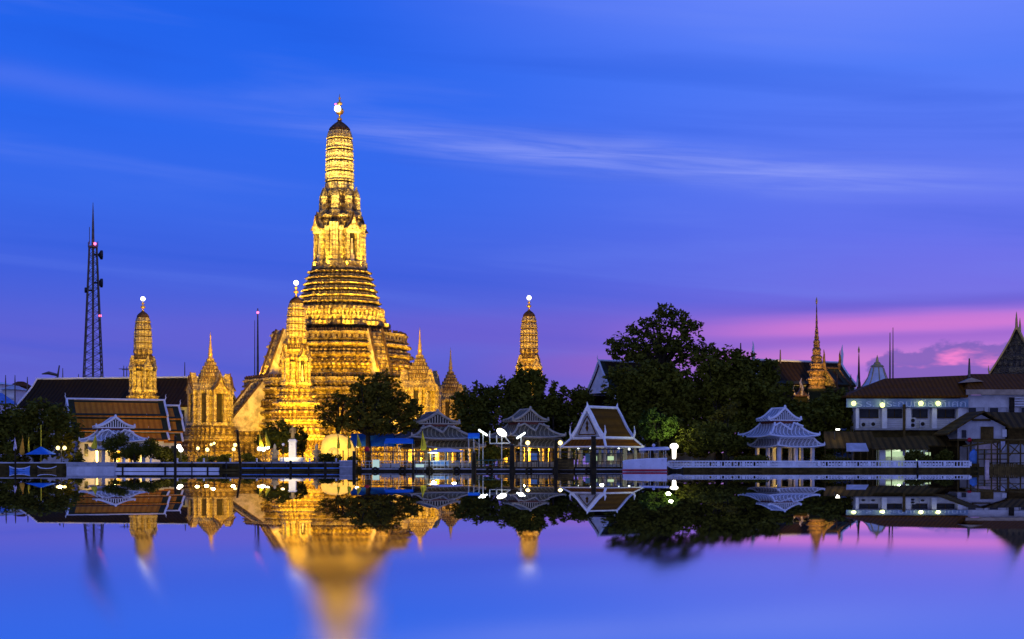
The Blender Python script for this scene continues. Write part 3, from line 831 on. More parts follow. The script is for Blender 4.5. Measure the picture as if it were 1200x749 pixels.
GT = 'dark trees along the river bank'
tree('broad_tree', 'broad dark tree behind the blue umbrella at the far left', 256, 42, 541, [(15, 505, 30, 26), (48, 490, 32, 24), (75, 510, 22, 26), (30, 525, 34, 18), (-15, 500, 30, 30)], 'leaf', .8, 1.1, .5, GT)
tree('broad_tree', 'dense round dark tree left of the white statue pedestal', 254, 323, 541, [(315, 512, 16, 12), (330, 508, 17, 15), (337, 520, 13, 13)], 'leaf', .55, 1.3, .3, GT)
tree('slim_tree', 'slim dark tree between the statue pedestal and the floodlit tower', 260, 354, 541, [(353, 519, 7, 17)], 'leaf', .5, 1.2, .2, GT)
tree('broad_tree', 'loose airy tree in front of the tower, left of the larger one', 252, 396, 541, [(384, 480, 14, 12), (400, 470, 13, 11), (393, 494, 20, 10), (411, 488, 9, 9)], 'leaf_olive', .66, .5, .3, GT, 13, .25)
tree('broad_tree', 'tall spreading tree in front of the tower with bare straight trunk', 250, 431, 541, [(428, 452, 19, 14), (450, 450, 19, 14), (435, 475, 28, 14), (462, 468, 17, 16), (447, 494, 30, 13), (420, 488, 15, 13), (484, 482, 15, 13), (478, 497, 16, 10), (438, 462, 26, 20), (470, 485, 22, 16), (412, 475, 12, 12), (432, 500, 26, 9), (460, 503, 24, 8), (405, 500, 16, 8)], 'leaf_olive', .66, .62, .42, GT, 13, .25)
tree('broad_tree', 'dark rounded tree right of the rear shrine, behind the grey pavilion', 268, 562, 541, [(547, 476, 19, 20), (572, 468, 22, 20), (562, 500, 34, 24), (575, 515, 36, 16)], 'leaf', .75, 1.3, .4, GT)
tree('conifer', 'dark tree with pointed tops below the lone slender prang', 262, 610, 541, [(594, 462, 13, 20), (608, 452, 10, 20), (622, 452, 10, 22), (634, 462, 9, 24), (612, 490, 30, 30), (612, 518, 32, 16)], 'leaf', .7, 1.5, .4, GT, 10, .36)
tree('conifer', 'thin pointed cypress between the lone prang and white gable', 262, 648, 541, [(648, 456, 3.5, 11), (648, 476, 6, 16)], 'leaf', .6, 1.5, .2, GT)
tree('broad_tree', 'low wide dark tree left of the white temple gable', 266, 668, 541, [(660, 474, 16, 18), (682, 472, 17, 18), (668, 500, 34, 24), (640, 492, 18, 22), (665, 520, 40, 14)], 'leaf', .75, 1.3, .4, GT)
tree('giant_tree', 'largest tree with high open crown against the pink sky', 272, 775, 541, [(782, 374, 26, 18), (752, 385, 22, 14), (806, 385, 18, 17), (730, 404, 22, 15), (765, 402, 26, 17), (797, 408, 26, 18), (723, 412, 14, 10), (826, 408, 14, 10), (745, 420, 22, 12)], 'leaf', .78, .72, .8, GT, 13, .27, 'tree', 1.0)
tree('broad_tree', 'dense dark tree under the giant crown, behind the white sala', 262, 762, 541, [(735, 452, 26, 22), (768, 445, 28, 22), (742, 478, 30, 20), (790, 465, 24, 26), (735, 505, 36, 20), (790, 505, 30, 24)], 'leaf', .85, 1.5, .5, GT)
tree('broad_tree', 'wide dark tree in the middle of the right grove', 264, 842, 541, [(820, 440, 26, 24), (850, 428, 26, 20), (838, 465, 36, 26), (815, 490, 28, 24), (865, 450, 24, 24), (850, 500, 34, 26), (810, 520, 34, 16)], 'leaf', .85, 1.5, .55, GT)
tree('broad_tree', 'dark tree left of the lit flame gable ornament', 266, 897, 541, [(882, 438, 24, 20), (900, 440, 14, 18), (895, 465, 32, 24), (875, 490, 24, 24), (910, 500, 30, 28), (922, 478, 20, 14), (880, 522, 30, 14)], 'leaf', .85, 1.5, .5, GT)
tree('broad_tree', 'dark tree beside the school building, behind the right white pavilion', 262, 968, 541, [(956, 478, 18, 13), (980, 472, 18, 16), (962, 492, 34, 18), (990, 485, 14, 18), (965, 515, 36, 16), (940, 496, 20, 20)], 'leaf', .8, 1.5, .45, GT)
tree('broad_tree', 'low dark tree reaching over the balustrade left of the right pavilion', 247, 850, 541, [(838, 512, 26, 18), (858, 520, 15, 13), (815, 515, 20, 16)], 'leaf', .6, 1.25, .35, GT)
tree('feathery_tree', 'small feathery palm like tree leaning before the right grove', 249, 852, 541, [(848, 484, 16, 8), (862, 476, 10, 6), (835, 492, 12, 7)], 'leaf_olive', .6, .7, .25, GT)
tree('small_tree', 'small tree with bright green lamplit leaves by the lamp post', 249, 772, 541, [(765, 490, 12, 11), (782, 497, 12, 13), (770, 508, 18, 9), (758, 500, 10, 12)], 'leaf_green', .55, .95, .25, GT)
# shrubs along the left embankment
HG = 'low dark shrubs along the left embankment'
for i, (px, w, h) in enumerate(((8, 24, 16), (90, 18, 18), (192, 30, 26), (208, 20, 24), (240, 26, 14), (262, 20, 16), (292, 24, 17), (388, 26, 16), (412, 18, 14))):
    shrub(('dark shrub at the far left end of the embankment', 'dark shrub between the twin lamp and the left pavilion', 'rounded dark shrub right of the left pavilion', 'dark shrub beside the upright pile left of the lamps',
           'low shrub under the shrine between two globe lamps', 'low shrub left of the foot of the leaning pile', 'low shrub right of the leaning pile', 'shrub in front of the lit arched tent', 'shrub at the right end of the arched tent')[i], 246.5, px, 541, w, h, 'leaf', 'shrub', .4, HG)
for i, (px, w, h) in enumerate(((905, 40, 14), (980, 34, 14), (1075, 30, 20), (1108, 22, 22))):
    shrub(('trailing bush left of the right pavilion columns', 'pale green bush right of the right pavilion', 'dark bush behind the balustrade below the awning', 'dark bush near the right end of the balustrade')[i], 245.5, px if i else 884, 541, w, h, 'leaf_olive' if i == 1 else 'leaf', 'shrub', .45, 'bushes behind the white balustrade')
topiary('clipped tree with three round pads at the pavilion front', 243.4, 134, [(130, 521, 9), (141, 515, 8), (147, 531, 7), (135, 534, 5)], 541)
topiary('small clipped tree with two pads right of the taller one', 243.6, 157, [(157, 526, 7.5), (152, 533, 4)], 541)
topiary('clipped tree with dark pads at the pavilion\'s right corner', 243.8, 176, [(177, 521, 8), (170, 529, 7), (184, 530, 6)], 541)
shrub('dark round bush on the roofline behind the left pavilion', 250, 158, 541, 16, 38, 'leaf', 'shrub', .45, 'bushes around the left pavilion')

tree('broad_tree', 'low dark trees filling the gap between the two grey pavilions', 265, 575, 541, [(560, 525, 22, 14), (585, 522, 20, 18), (640, 522, 22, 16), (668, 527, 24, 12)], 'leaf', .7, 1.4, .3, GT)
tree('broad_tree', 'low dark spreading tree at the right pavilion\'s back', 260, 905, 541, [(870, 525, 26, 14), (900, 518, 24, 20), (935, 522, 28, 18), (965, 527, 24, 12)], 'leaf', .7, 1.4, .3, GT)
d = 270; t = thing('compound_wall', 'low pale compound wall glimpsed between trunks of the right grove', 'wall', (PX(690, d), d, G))
m = MB(); m.b2(0, PX(1010, d)-PX(690, d), 0, .4, 0, 2.1); m.build('wall_face', 'pale_wall', t)
m = MB(); m.b2(0, PX(1010, d)-PX(690, d), -.1, .5, 2.103, 2.3); m.build('coping', 'white', t)
for i in range(14):
    m = MB(); m.b2(i*3.4, i*3.4+.5, -.15, .55, 0, 2.6); m.build('pier', 'white', t)
# warm floods on the orange hall
flood(120, 251, 536, 130, 268, 490, 3.2, 120, (1, .62, .14)); flood(185, 250, 536, 185, 268, 495, 2.6, 120, (1, .62, .14))
shrub('dark bushes between the two grey pavilions under the oval floodlight', 250, 577, 541, 44, 24, 'leaf', 'shrub', .5, 'low dark shrubs by the grey pavilions')
shrub('dark bushes between the right grey pavilion and the sala', 254, 664, 541, 40, 24, 'leaf', 'shrub', .5, 'low dark shrubs by the grey pavilions')
# ------------------------------------------------------------------ chinese style riverside pavilions
def sq_ring(a, z, up=0.0, n=4, b=None):
    b = a if b is None else b
    out = []
    for (x0, y0), (x1, y1) in (((-a, -b), (a, -b)), ((a, -b), (a, b)), ((a, b), (-a, b)), ((-a, b), (-a, -b))):
        for i in range(n):
            t = i/n; e = abs(t-.5)*2
            out.append((x0+(x1-x0)*t, y0+(y1-y0)*t, z+up*e**3))
    return out
def pavilion(label, px, d, sxy, sz, roof, trim, col_mat, lit, rz=R(24)):
    k = d/F; root = thing('riverside_pavilion', label, 'pavilion', (PX(px, d), d, G), rz, 'tiered roof pavilions on the river bank')
    def W(n): return n*k*sxy
    def Z(py): return (547-py)*k*sz
    m = MB(); m.box((W(8), W(-3), Z(544)), (W(56), W(56), Z(541))); m.build('plinth', trim, root)
    for i in range(3):
        for j in range(3):
            if i == 1 and j == 1: continue
            x, y = W(-16+23*i), W(-25+23*j)
            m = MB(); m.box((x, y, (Z(541)+Z(520))/2), (W(3.6), W(3.6), Z(520)-Z(541))); m.box((x, y, Z(522.5)), (W(5), W(5), Z(521)-Z(522.5))); m.build('column', col_mat, root)
    for x, y in ((-4, -10), (18, -10), (8, 8)):
        m = MB(); m.lathe([(Z(541), W(1.9)), (Z(520), W(1.7))], 8, (W(x), W(y), 0)); m.build('inner_column', 'yellow_column', root)
    m = MB(); m.box((W(8), W(-3), Z(520.5)), (W(52), W(52), Z(519)-Z(522))); m.build('beam', 'red_line', root)
    for nm, (a0, z0, a1, z1) in (('lower_roof', (32, 522.5, 23, 512)), ('middle_roof', (34, 510, 15, 493.5))):
        m = MB(); rr = []
        for i in range(7):
            t = i/6; q = t**.75
            rr.append([(x+(W(8) if nm == 'lower_roof' else 0), y-(W(3) if nm == 'lower_roof' else 0), z) for x, y, z in sq_ring(W(a0+(a1-a0)*q), Z(z0+(z1-z0)*(t**1.35)), W(2.2)*(1-t)**2)])
        m.loft([[(x, y, z-W(1.1)) for x, y, z in rr[0]]]+rr)
        rf = m.build(nm, roof, root)
        hp = MB()
        for c in range(4):
            hp.tube([Vector(r[c*4])+Vector((0, 0, W(.5))) for r in rr], [W(1.2)]*7, 5)
            e = Vector(rr[0][c*4]); hp.box((e.x, e.y, e.z+W(1.8)), (W(1.6), W(1.6), W(3.4)), 0, .4)
        hp.build('hip_ridge', trim, rf)
        fs = MB()
        e = rr[0]
        for c in range(16):
            p, q2 = Vector(e[c]), Vector(e[(c+1) % 16]); fs.tube([p-Vector((0, 0, W(.4))), q2-Vector((0, 0, W(.4)))], W(.9), 4)
        fs.build('eave_edge', trim, rf)
        if nm == 'middle_roof':
            vv = MB()
            for sx in (-1, 1):
                vv.tube([(0, W(-26.5), Z(502)), (sx*W(4), W(-22.5), Z(498)), (sx*W(9), W(-17.5), Z(493)), (sx*W(20), W(-21), Z(497))], W(1.1), 5)
            vv.build('front_ridge', trim, rf)
    m = MB(); m.box((W(8), W(-3), Z(511)), (W(46.5), W(46.5), Z(510)-Z(513))); m.build('wall_band', trim, root)
    m = MB(); m.box((0, 0, Z(492.5)), (W(31), W(31), Z(491)-Z(494))); m.build('upper_band', 'red_line', root)
    # upper roof: swept gable with open bars
    prof = [(-22, 491), (-21.5, 487.5), (-16, 487), (-10.5, 484), (-6, 480.5), (-2.6, 477), (0, 475.2)]
    prof = prof+[(-x, y) for x, y in reversed(prof[:-1])]
    m = MB(); m.loft([[(W(x), W(-13), Z(y)) for x, y in prof], [(W(x), W(14), Z(y)) for x, y in prof]])
    ur = m.build('upper_roof', roof, root)
    m = MB(); g_ = [(-16.5, 489.9), (-8, 484.6), (0, 477.2), (8, 484.6), (16.5, 489.9)]
    m.loft([[(W(x), W(-13.15), Z(y)) for x, y in g_], [(W(x), W(-12.6), Z(y)) for x, y in g_]]); m.build('gable_opening', 'dark', ur)
    for i in range(-5, 6):
        x = i*2.7; top = 478+abs(x)*.80
        if top < 489:
            m = MB(); m.b2(W(x-.5), W(x+.5), W(-13.6), W(-13.2), Z(490), Z(top)); m.build('gable_bar', trim, ur)
    rd = MB()
    for sg in (-1, 1):
        for y in (-13.3, 13.6):
            rd.tube([(W(sg*22), W(y), Z(488.5)), (W(sg*15.5), W(y), Z(486.6)), (W(sg*10), W(y), Z(483.4)), (W(sg*5.5), W(y), Z(479.5)), (0, W(y), Z(474.6))], W(1.35), 6)
        rd.box((W(sg*22), W(-13.3), Z(487)), (W(2.4), W(2.4), W(4.4)), 0, .6)
    rd.tube([(0, W(-14), Z(474.8)), (0, W(14), Z(474.8))], W(1.2), 6)
    rd.ball((0, W(-13.3), Z(473.5)), W(1.6), 8, 5, (1, 1, 1.5))
    rd.box((0, W(-13.3), Z(489.9)), (W(42), W(1.2), W(1.2)))
    rd.build('bargeboard', trim, ur)
    if lit:
        lamp_light('pavilion_lamp', (0, 0, Z(526)), lit, (1, .60, .08), .3, 'POINT', parent=root)
        m = MB(); m.ball((0, 0, Z(522.6)), W(1.2)); m.build('hanging_lamp', 'lamp_warm', root)
    return root
pavilion('white tiered pavilion behind the white balustrade, in front of the right grove', 912.5, 249.5, 1.0, .95, 'lattice_white', 'white_trim', 'white', 120)
pavilion('small white tiered pavilion at the left with clipped trees before it', 133, 251, 1.0, .80, 'lattice_white', 'white_trim', 'white', 500)
pavilion('wide grey tiled pavilion with yellow lit columns, right of the tower\'s trees', 507, 253, 1.22, .88, 'lattice_grey', 'pav_trim_grey', 'yellow_column', 4200)
pavilion('grey tiled pavilion with yellow lit columns left of the white gabled sala', 616, 251.5, 1.03, .93, 'lattice_grey', 'pav_trim_grey', 'yellow_column', 3000)

# ------------------------------------------------------------------ white thai sala
def sala():
    d = 248.5; k = d/F; root = thing('gabled_sala', 'white trimmed sala with steep brown gable roof by the pier', 'pavilion', (PX(706, d), d, G), R(-42))
    def W(n): return n*k*.95
    def Z(py): return (547-py)*k
    hw, hl = 25, 29
    m = MB()
    prof = [(-hw, 513), (-hw*.62, 502), (-hw*.3, 489), (0, 478), (hw*.3, 489), (hw*.62, 502), (hw, 513)]
    m.loft([[(W(x), W(-hl+1.5), Z(y)) for x, y in prof], [(W(x), W(hl-1.5), Z(y)) for x, y in prof]])
    rf = m.build('main_roof', 'ochre_roof', root)
    for yy in (-hl, hl):
        for sg in (-1, 1):
            b = MB()
            out_ = [(0, 475.5), (sg*hw*.32, 486.5), (sg*hw*.66, 500), (sg*hw*1.06, 511.5), (sg*hw*1.06, 515), (sg*hw*.84, 513), (sg*hw*.5, 501.5), (sg*hw*.2, 489), (0, 482)]
            b.loft([[(W(x), W(yy-1.6), Z(y)) for x, y in out_], [(W(x), W(yy+1.6), Z(y)) for x, y in out_]])
            b.build('bargeboard', 'white_trim', rf)
            b = MB(); b.tube([(W(sg*hw*1.02), W(yy), Z(513)), (W(sg*hw*1.12), W(yy), Z(507)), (W(sg*hw*1.08), W(yy), Z(499))], [W(1.7), W(1.3), W(.25)], 6)
            b.build('eave_finial', 'white_trim', rf)
        b = MB(); b.tube([(0, W(yy), Z(479)), (0, W(yy), Z(475)), (0, W(yy)+math.copysign(W(1), yy), Z(471.5))], [W(1.8), W(1.2), W(.25)], 6); b.build('ridge_finial', 'white_trim', rf)
    b = MB(); b.tube([(0, W(-hl), Z(477.3)), (0, W(hl), Z(477.3))], W(1.8), 6); b.build('ridge', 'white_trim', rf)
    b = MB()
    for sg in (-1, 1): b.b2(W(sg*hw)-W(1), W(sg*hw)+W(1.2), W(-hl), W(hl), Z(514.6), Z(511.8))
    b.build('eave_board', 'white_trim', rf)
    for yy in (-hl+.6, hl-.6):
        g_ = [(-hw*.8, 512), (-hw*.42, 498.5), (0, 484), (hw*.42, 498.5), (hw*.8, 512)]
        b = MB(); b.loft([[(W(x), W(yy-1.3), Z(y)) for x, y in g_], [(W(x), W(yy+.5), Z(y)) for x, y in g_]]); pe = b.build('pediment', 'grey_wall', rf)
        b = MB(); s = math.copysign(1, yy)
        for sg in (-1, 1):
            b.tube([(0, W(yy+s*1.5), Z(488)), (sg*W(6), W(yy+s*1.5), Z(496)), (sg*W(9), W(yy+s*1.5), Z(501)), (sg*W(13.5), W(yy+s*1.5), Z(509))], W(.8), 4)
        b.tube([(W(-13), W(yy+s*1.5), Z(509.5)), (W(13), W(yy+s*1.5), Z(509.5))], W(.7), 4)
        b.lathe([(Z(506), W(.5)), (Z(502), W(2.4)), (Z(499), W(1)), (Z(497), W(2)), (Z(493), W(.2))], 6, (0, W(yy+s*1.4), 0))
        b.build('pediment_carving', 'ochre_roof', pe)
    # skirt roof
    m = MB(); m.loft([sq_ring(W(35), Z(523.5), 0, 4, W(37)), sq_ring(W(25.5), Z(514), 0, 4, W(28.5))]); sk = m.build('skirt_roof', 'brown_roof', root)
    m = MB(); e = sq_ring(W(35.3), Z(524), 0, 1, W(37.3)); t_ = sq_ring(W(25.8), Z(513.8), 0, 1, W(29))
    for i in range(4):
        m.tube([e[i], e[(i+1) % 4]], W(1.1), 5); m.tube([e[i], t_[i]], W(1.6), 5); m.tube([t_[i], t_[(i+1) % 4]], W(1.5), 5)
    m.build('skirt_edge', 'white_trim', sk)
    for i in range(4):
        for j in range(4):
            if 0 < i < 3 and 0 < j < 3: continue
            m = MB(); m.box((W(-28+i*18.7), W(-30+j*20), (Z(546)+Z(524))/2), (W(2.6), W(2.6), Z(524)-Z(546))); m.build('column', 'pav_trim_grey', root)
    m = MB(); m.box((0, 0, Z(524.2)), (W(62), W(66), W(1.2))); m.build('ceiling', 'wood', root)
    m = MB(); m.box((0, 0, Z(545.5)), (W(64), W(68), W(3))); m.build('floor', 'grey_wall', root)
    for (x, y, w, h, mm) in ((-10, -12, 14, 11, 'blue_panel'), (6, -24, 5, 9, 'lit_cool'), (17, -6, 11, 5, 'lit_green'), (-20, 10, 6, 6, 'lit_green')):
        m = MB(); m.box((W(x), W(y), Z(537)), (W(w), W(1), W(h))); m.build('notice_board', mm, root)
    for x, y in ((-22, -20), (4, -28), (24, 2), (26, 20)):
        m = MB(); m.ball((W(x), W(y), Z(526.2)), W(1.35)); m.build('ceiling_lamp', 'lamp_cool', root)
    lamp_light('sala_lamp', (0, 0, Z(528)), 220, (.85, 1, .8), .4, 'POINT', parent=root)
    return root
sala()

# ------------------------------------------------------------------ halls with tiled roofs
def curl(mb, p, h, lean, axis=(1, 0)):
    """a curved horn finial"""
    x, y, z = p; a, b = axis
    mb.tube([(x, y, z-.2*h), (x+a*lean*.5, y+b*lean*.5, z+h*.25), (x+a*lean*.9, y+b*lean*.9, z+h*.5), (x+a*lean*.65, y+b*lean*.65, z+h*.75), (x+a*lean*1.0, y+b*lean*1.0, z+h)], [h*.10, h*.085, h*.07, h*.045, h*.012], 6)
def thai_hall(name, label, d, xl, xr, ridge_py, tierdefs, yaw, mats, trim='white_trim', wall='white', cat='temple hall', base_py=541, finial_h=8):
    """tierdefs: list of (half depth px at top, py top, half depth px at eave, py eave, end inset px)"""
    k = d/F; cx = (xl+xr)/2; hl = (xr-xl)/2/math.cos(yaw)
    root = thing(name, label, cat, (PX(cx, d), d, G), yaw)
    def W(n): return n*k
    def Z(py): return PZ(py, d)-G
    for i, (d0, p0, d1, p1, ins) in enumerate(tierdefs):
        L = hl-ins
        prof = []
        n = 4
        fr = [(d0+(d1-d0)*t/n, p0+(p1-p0)*((t/n)**.85)) for t in range(n+1)]
        poly = [(-y, p) for y, p in reversed(fr)]+[(y, p) for y, p in fr]
        th = 1.6
        poly2 = poly+[(y, p+th) for y, p in reversed(poly)]
        m = MB()
        if d0 == 0:
            m.loft([[(W(-L+1.2), W(y), Z(p)) for y, p in poly2], [(W(L-1.2), W(y), Z(p)) for y, p in poly2]])
        else:
            for sg in (-1, 1):
                q = [(sg*y, p) for y, p in fr]; q2 = q+[(y, p+th) for y, p in reversed(q)]
                m.loft([[(W(-L+1.2), W(y), Z(p)) for y, p in q2], [(W(L-1.2), W(y), Z(p)) for y, p in q2]])
        rf = m.build('roof_tier', mats[0], root)
        b = MB()
        for sg in (-1, 1):
            for (ta, tb) in ((0.0, .13), (.86, 1.0)):
                if d0 == 0 and ta == 0: ta = .03
                q = []
                for t in (ta, tb):
                    q.append((sg*(d0+(d1-d0)*t), p0+(p1-p0)*(t**.85)-.35))
                b.loft([[(W(-L+1.4), W(q[0][0]), Z(q[0][1])), (W(-L+1.4), W(q[1][0]), Z(q[1][1])), (W(-L+1.4), W(q[1][0]), Z(q[1][1]+.3)), (W(-L+1.4), W(q[0][0]), Z(q[0][1]+.3))],
                        [(W(L-1.4), W(q[0][0]), Z(q[0][1])), (W(L-1.4), W(q[1][0]), Z(q[1][1])), (W(L-1.4), W(q[1][0]), Z(q[1][1]+.3)), (W(L-1.4), W(q[0][0]), Z(q[0][1]+.3))]])
            for e in (-1, 1):
                x0, x1 = e*(L-1.4), e*(L-8)
                q = [(sg*(d0+(d1-d0)*t/n), p0+(p1-p0)*((t/n)**.85)-.5) for t in range(n+1)]
                b.loft([[(W(x0), W(y), Z(p)) for y, p in q]+[(W(x0), W(y), Z(p+.3)) for y, p in reversed(q)], [(W(x1), W(y), Z(p)) for y, p in q]+[(W(x1), W(y), Z(p+.3)) for y, p in reversed(q)]])
        b.build('tile_border', mats[1], rf)
        for e in (-1, 1):
            b = MB()
            for sg in (-1, 1):
                b.tube([(W(e*L), W(sg*y), Z(p-.6)) for y, p in fr], [W(1.25)]*(n+1), 5)
                y, p = fr[-1]
                curl(b, (W(e*L), W(sg*y), Z(p-1)), W(finial_h*.55), W(1.2), (0, sg))
            b.build('bargeboard', trim, rf)
            if d0 == 0:
                b = MB(); curl(b, (W(e*L), 0, Z(p0)), W(finial_h), W(2.2), (e, 0)); b.build('horn_finial', trim, rf)
                b = MB(); q = [(-d1*.93, p1), (0, p0+2.5), (d1*.93, p1)]
                b.loft([[(W(e*(L-2.5)), W(y), Z(p)) for y, p in q], [(W(e*(L-4.5)), W(y), Z(p)) for y, p in q]]); b.build('gable_wall', wall, rf)
        if d0 == 0:
            b = MB(); b.tube([(W(-L), 0, Z(p0-.8)), (W(L), 0, Z(p0-.8))], W(1.25), 5); b.build('ridge', trim, rf)
        else:
            b = MB()
            for sg in (-1, 1): b.b2(W(-L), W(L), W(sg*d0)-W(.5), W(sg*d0)+W(.5), Z(p0+.9), Z(p0-.6))
            b.build('upper_edge', trim, rf)
    dl, pl = tierdefs[-1][2], tierdefs[-1][3]
    m = MB(); m.b2(W(-hl+tierdefs[-1][4]+5), W(hl-tierdefs[-1][4]-5), W(-dl*.86), W(dl*.86), 0, Z(pl-1)); wl = m.build('wall', wall, root)
    nw = max(3, int((hl*2)/16))
    for i in range(nw):
        x = -hl+10+(hl*2-20)*(i+.5)/nw
        m = MB(); m.b2(W(x-2), W(x+2), W(-dl*.86)-.12, W(-dl*.86)-.02, Z(base_py-6), Z(pl+5)); m.build('window', 'glass', wl)
    return root
thai_hall('temple_hall', 'temple hall with orange tiled double roof left of the golden shrine', 268, 84, 188, 469, [(0, 469, 24, 488, 0), (22, 489.5, 38, 505, 0), (36, 507, 50, 516, 3)], R(22), ('orange_roof', 'green_border'))
thai_hall('temple_hall', 'shorter lower hall with orange roof, against the right end of the larger one', 271, 170, 208, 476, [(0, 476, 22, 491, 0), (20, 492.5, 34, 506, 0), (32, 508, 42, 518, 3)], R(22), ('orange_roof', 'green_border'))
thai_hall('assembly_hall', 'very long dark roofed hall behind the orange roofs', 350, 36, 268, 444, [(0, 443.5, 50, 478, 0)], R(-12), ('dark_roof', 'dark_roof'), 'white_trim', 'pale_wall', finial_h=3)
thai_hall('ordination_hall', 'hall with white gable peeking over trees, left of the largest tree', 285, 700, 792, 425, [(0, 425, 26, 462, 0), (24, 463, 36, 482, 4)], R(32), ('dark_roof', 'green_border'), 'white_trim', 'white', finial_h=7)
thai_hall('ordination_hall', 'brown roofed hall with tall curved horn finials behind the gold spire', 292, 880, 991, 424, [(0, 424, 30, 452, 0), (28, 453, 40, 474, 2)], R(26), ('dark_roof', 'green_border'), 'white_trim', 'white', finial_h=22)
thai_hall('ordination_hall', 'ornate dark gabled roof cut by the right edge behind the school', 288, 1179.5, 1207, 388, [(0, 386, 30, 440, 0), (28, 442, 40, 462, 2)], R(70), ('dark_roof', 'green_border'), 'gold', 'ornate', finial_h=17)
thai_hall('ordination_hall', 'small lower roof with a dark horn finial right of the gold spire', 284, 966, 984, 434, [(0, 432, 20, 452, 0), (18, 453, 28, 470, 2)], R(30), ('dark_roof', 'green_border'), 'relief', 'ornate', finial_h=22)
# ------------------------------------------------------------------ spires and chedis on the right
def spire(name, label, px, d, prof, mat, n=12, cat='spire', base=None):
    k = d/F; root = thing(name, label, cat, (PX(px, d), d, G))
    m = MB(); m.lathe([(PZ(p, d)-G, w*k) for p, w in prof], n); m.build('shaft', mat, root, False)
    m = MB(); p0, w0 = prof[0]; m.box((0, 0, (PZ(p0, d)-G)/2), (w0*2.3*k, w0*2.3*k, PZ(p0, d)-G)); m.build('base', base or mat, root)
    p1 = prof[-1][0]; m = MB(); m.lathe([(PZ(p1, d)-G-.1, .12), (PZ(p1, d)-G+.5, .2), (PZ(p1, d)-G+1.2, .02)], 8); m.build('tip', 'gold', root)
    return root
pr = [(456, 11)]
for i, (p, w) in enumerate(((450, 10), (446, 12.5), (440, 9), (436, 11), (432, 8), (428, 8.5), (424, 6.5), (420, 6.8), (415, 5), (411, 5.2), (406, 3.8), (402, 4.0), (397, 2.8), (392, 2.2), (380, 1.3), (366, .8))):
    pr += [(p+.6, w*.82), (p, w), (p-1.6, w)]
pr += [(356, .25)]
spire('spired_chedi', 'slender tiered golden spire above the right grove', 957, 284, pr, 'ochre_gold', 14, 'chedi', 'green_border')
lamp_light('floodlight', (PX(957, 276), 276, PZ(452, 276)), 9000, (1, .60, .12), .4, 'SPOT', (PX(957, 284), 284, PZ(425, 284)), 70)
r_ = spire('bell_chedi', 'white bell shaped chedi with gilt cap above the school roof', 1028, 300, [(456, 19), (453, 18), (449, 14.5), (444, 11.5), (438, 9.3), (432, 7.6), (429, 5.5)], 'white', 16, 'chedi')
kk = 300/F
m = MB(); m.lathe([(PZ(p, 300)-G, w*kk) for p, w in ((430, 8.2), (428.5, 7.2), (427, 4.4), (425, 3.6), (424, 2), (421, 1.4), (416, .2))], 12); m.build('gilt_cap', 'gold', r_)
m = MB()
for i in range(8):
    a = i*math.pi/4; m.tube([(w*kk*1.03*math.cos(a), w*kk*1.03*math.sin(a), PZ(p, 300)-G) for p, w in ((455, 19), (449, 14.6), (444, 11.6), (438, 9.4), (431, 7.2))], .10, 4)
m.build('rib', 'gold', r_)
spire('dark_spire', 'thin dark needle spire between the horn finials and bell chedi', 1006.5, 300, [(455, 2.6), (449, 2.2), (446, 1.6), (442, 1.5), (430, 1.1), (418, .7), (413, .3)], 'relief', 8)
def flame():
    d = 270; k = d/F; root = thing('flame_gable', 'small bright golden flame shaped gable ornament over dark trees', 'gable ornament', (PX(939, d), d, G), R(12))
    for (x, h, w) in ((-9, 451, 2.4), (0, 443, 4), (9, 460, 2)):
        m = MB(); z = lambda p: PZ(p, 270)-G
        m.tube([(x*k, 0, z(463.5)), ((x+1)*k, 0, z(h+12)), ((x-1.2)*k, 0, z(h+5)), ((x+.4)*k, 0, z(h))], [w*k*.6, w*k*.55, w*k*.3, .04], 7); m.build('flame_finial', 'stucco', root)
    m = MB(); m.loft([[(x*k, y, PZ(p, 270)-G) for x, p in ((-9, 464.5), (-2.5, 458), (0, 451), (2.5, 458), (9, 464.5))] for y in (-.25, .3)]); m.build('pediment', 'ochre_gold', root)
    m = MB(); m.b2(-9*k, 9*k, .4, 5, 0, PZ(465.5, 270)-G); m.build('wall', 'green_border', root)
    lamp_light('floodlight', (PX(939, 266), 266, PZ(472, 266)), 700, (1, .56, .10), .3, 'SPOT', (PX(939, 270), 270, PZ(456, 270)), 80)
flame()

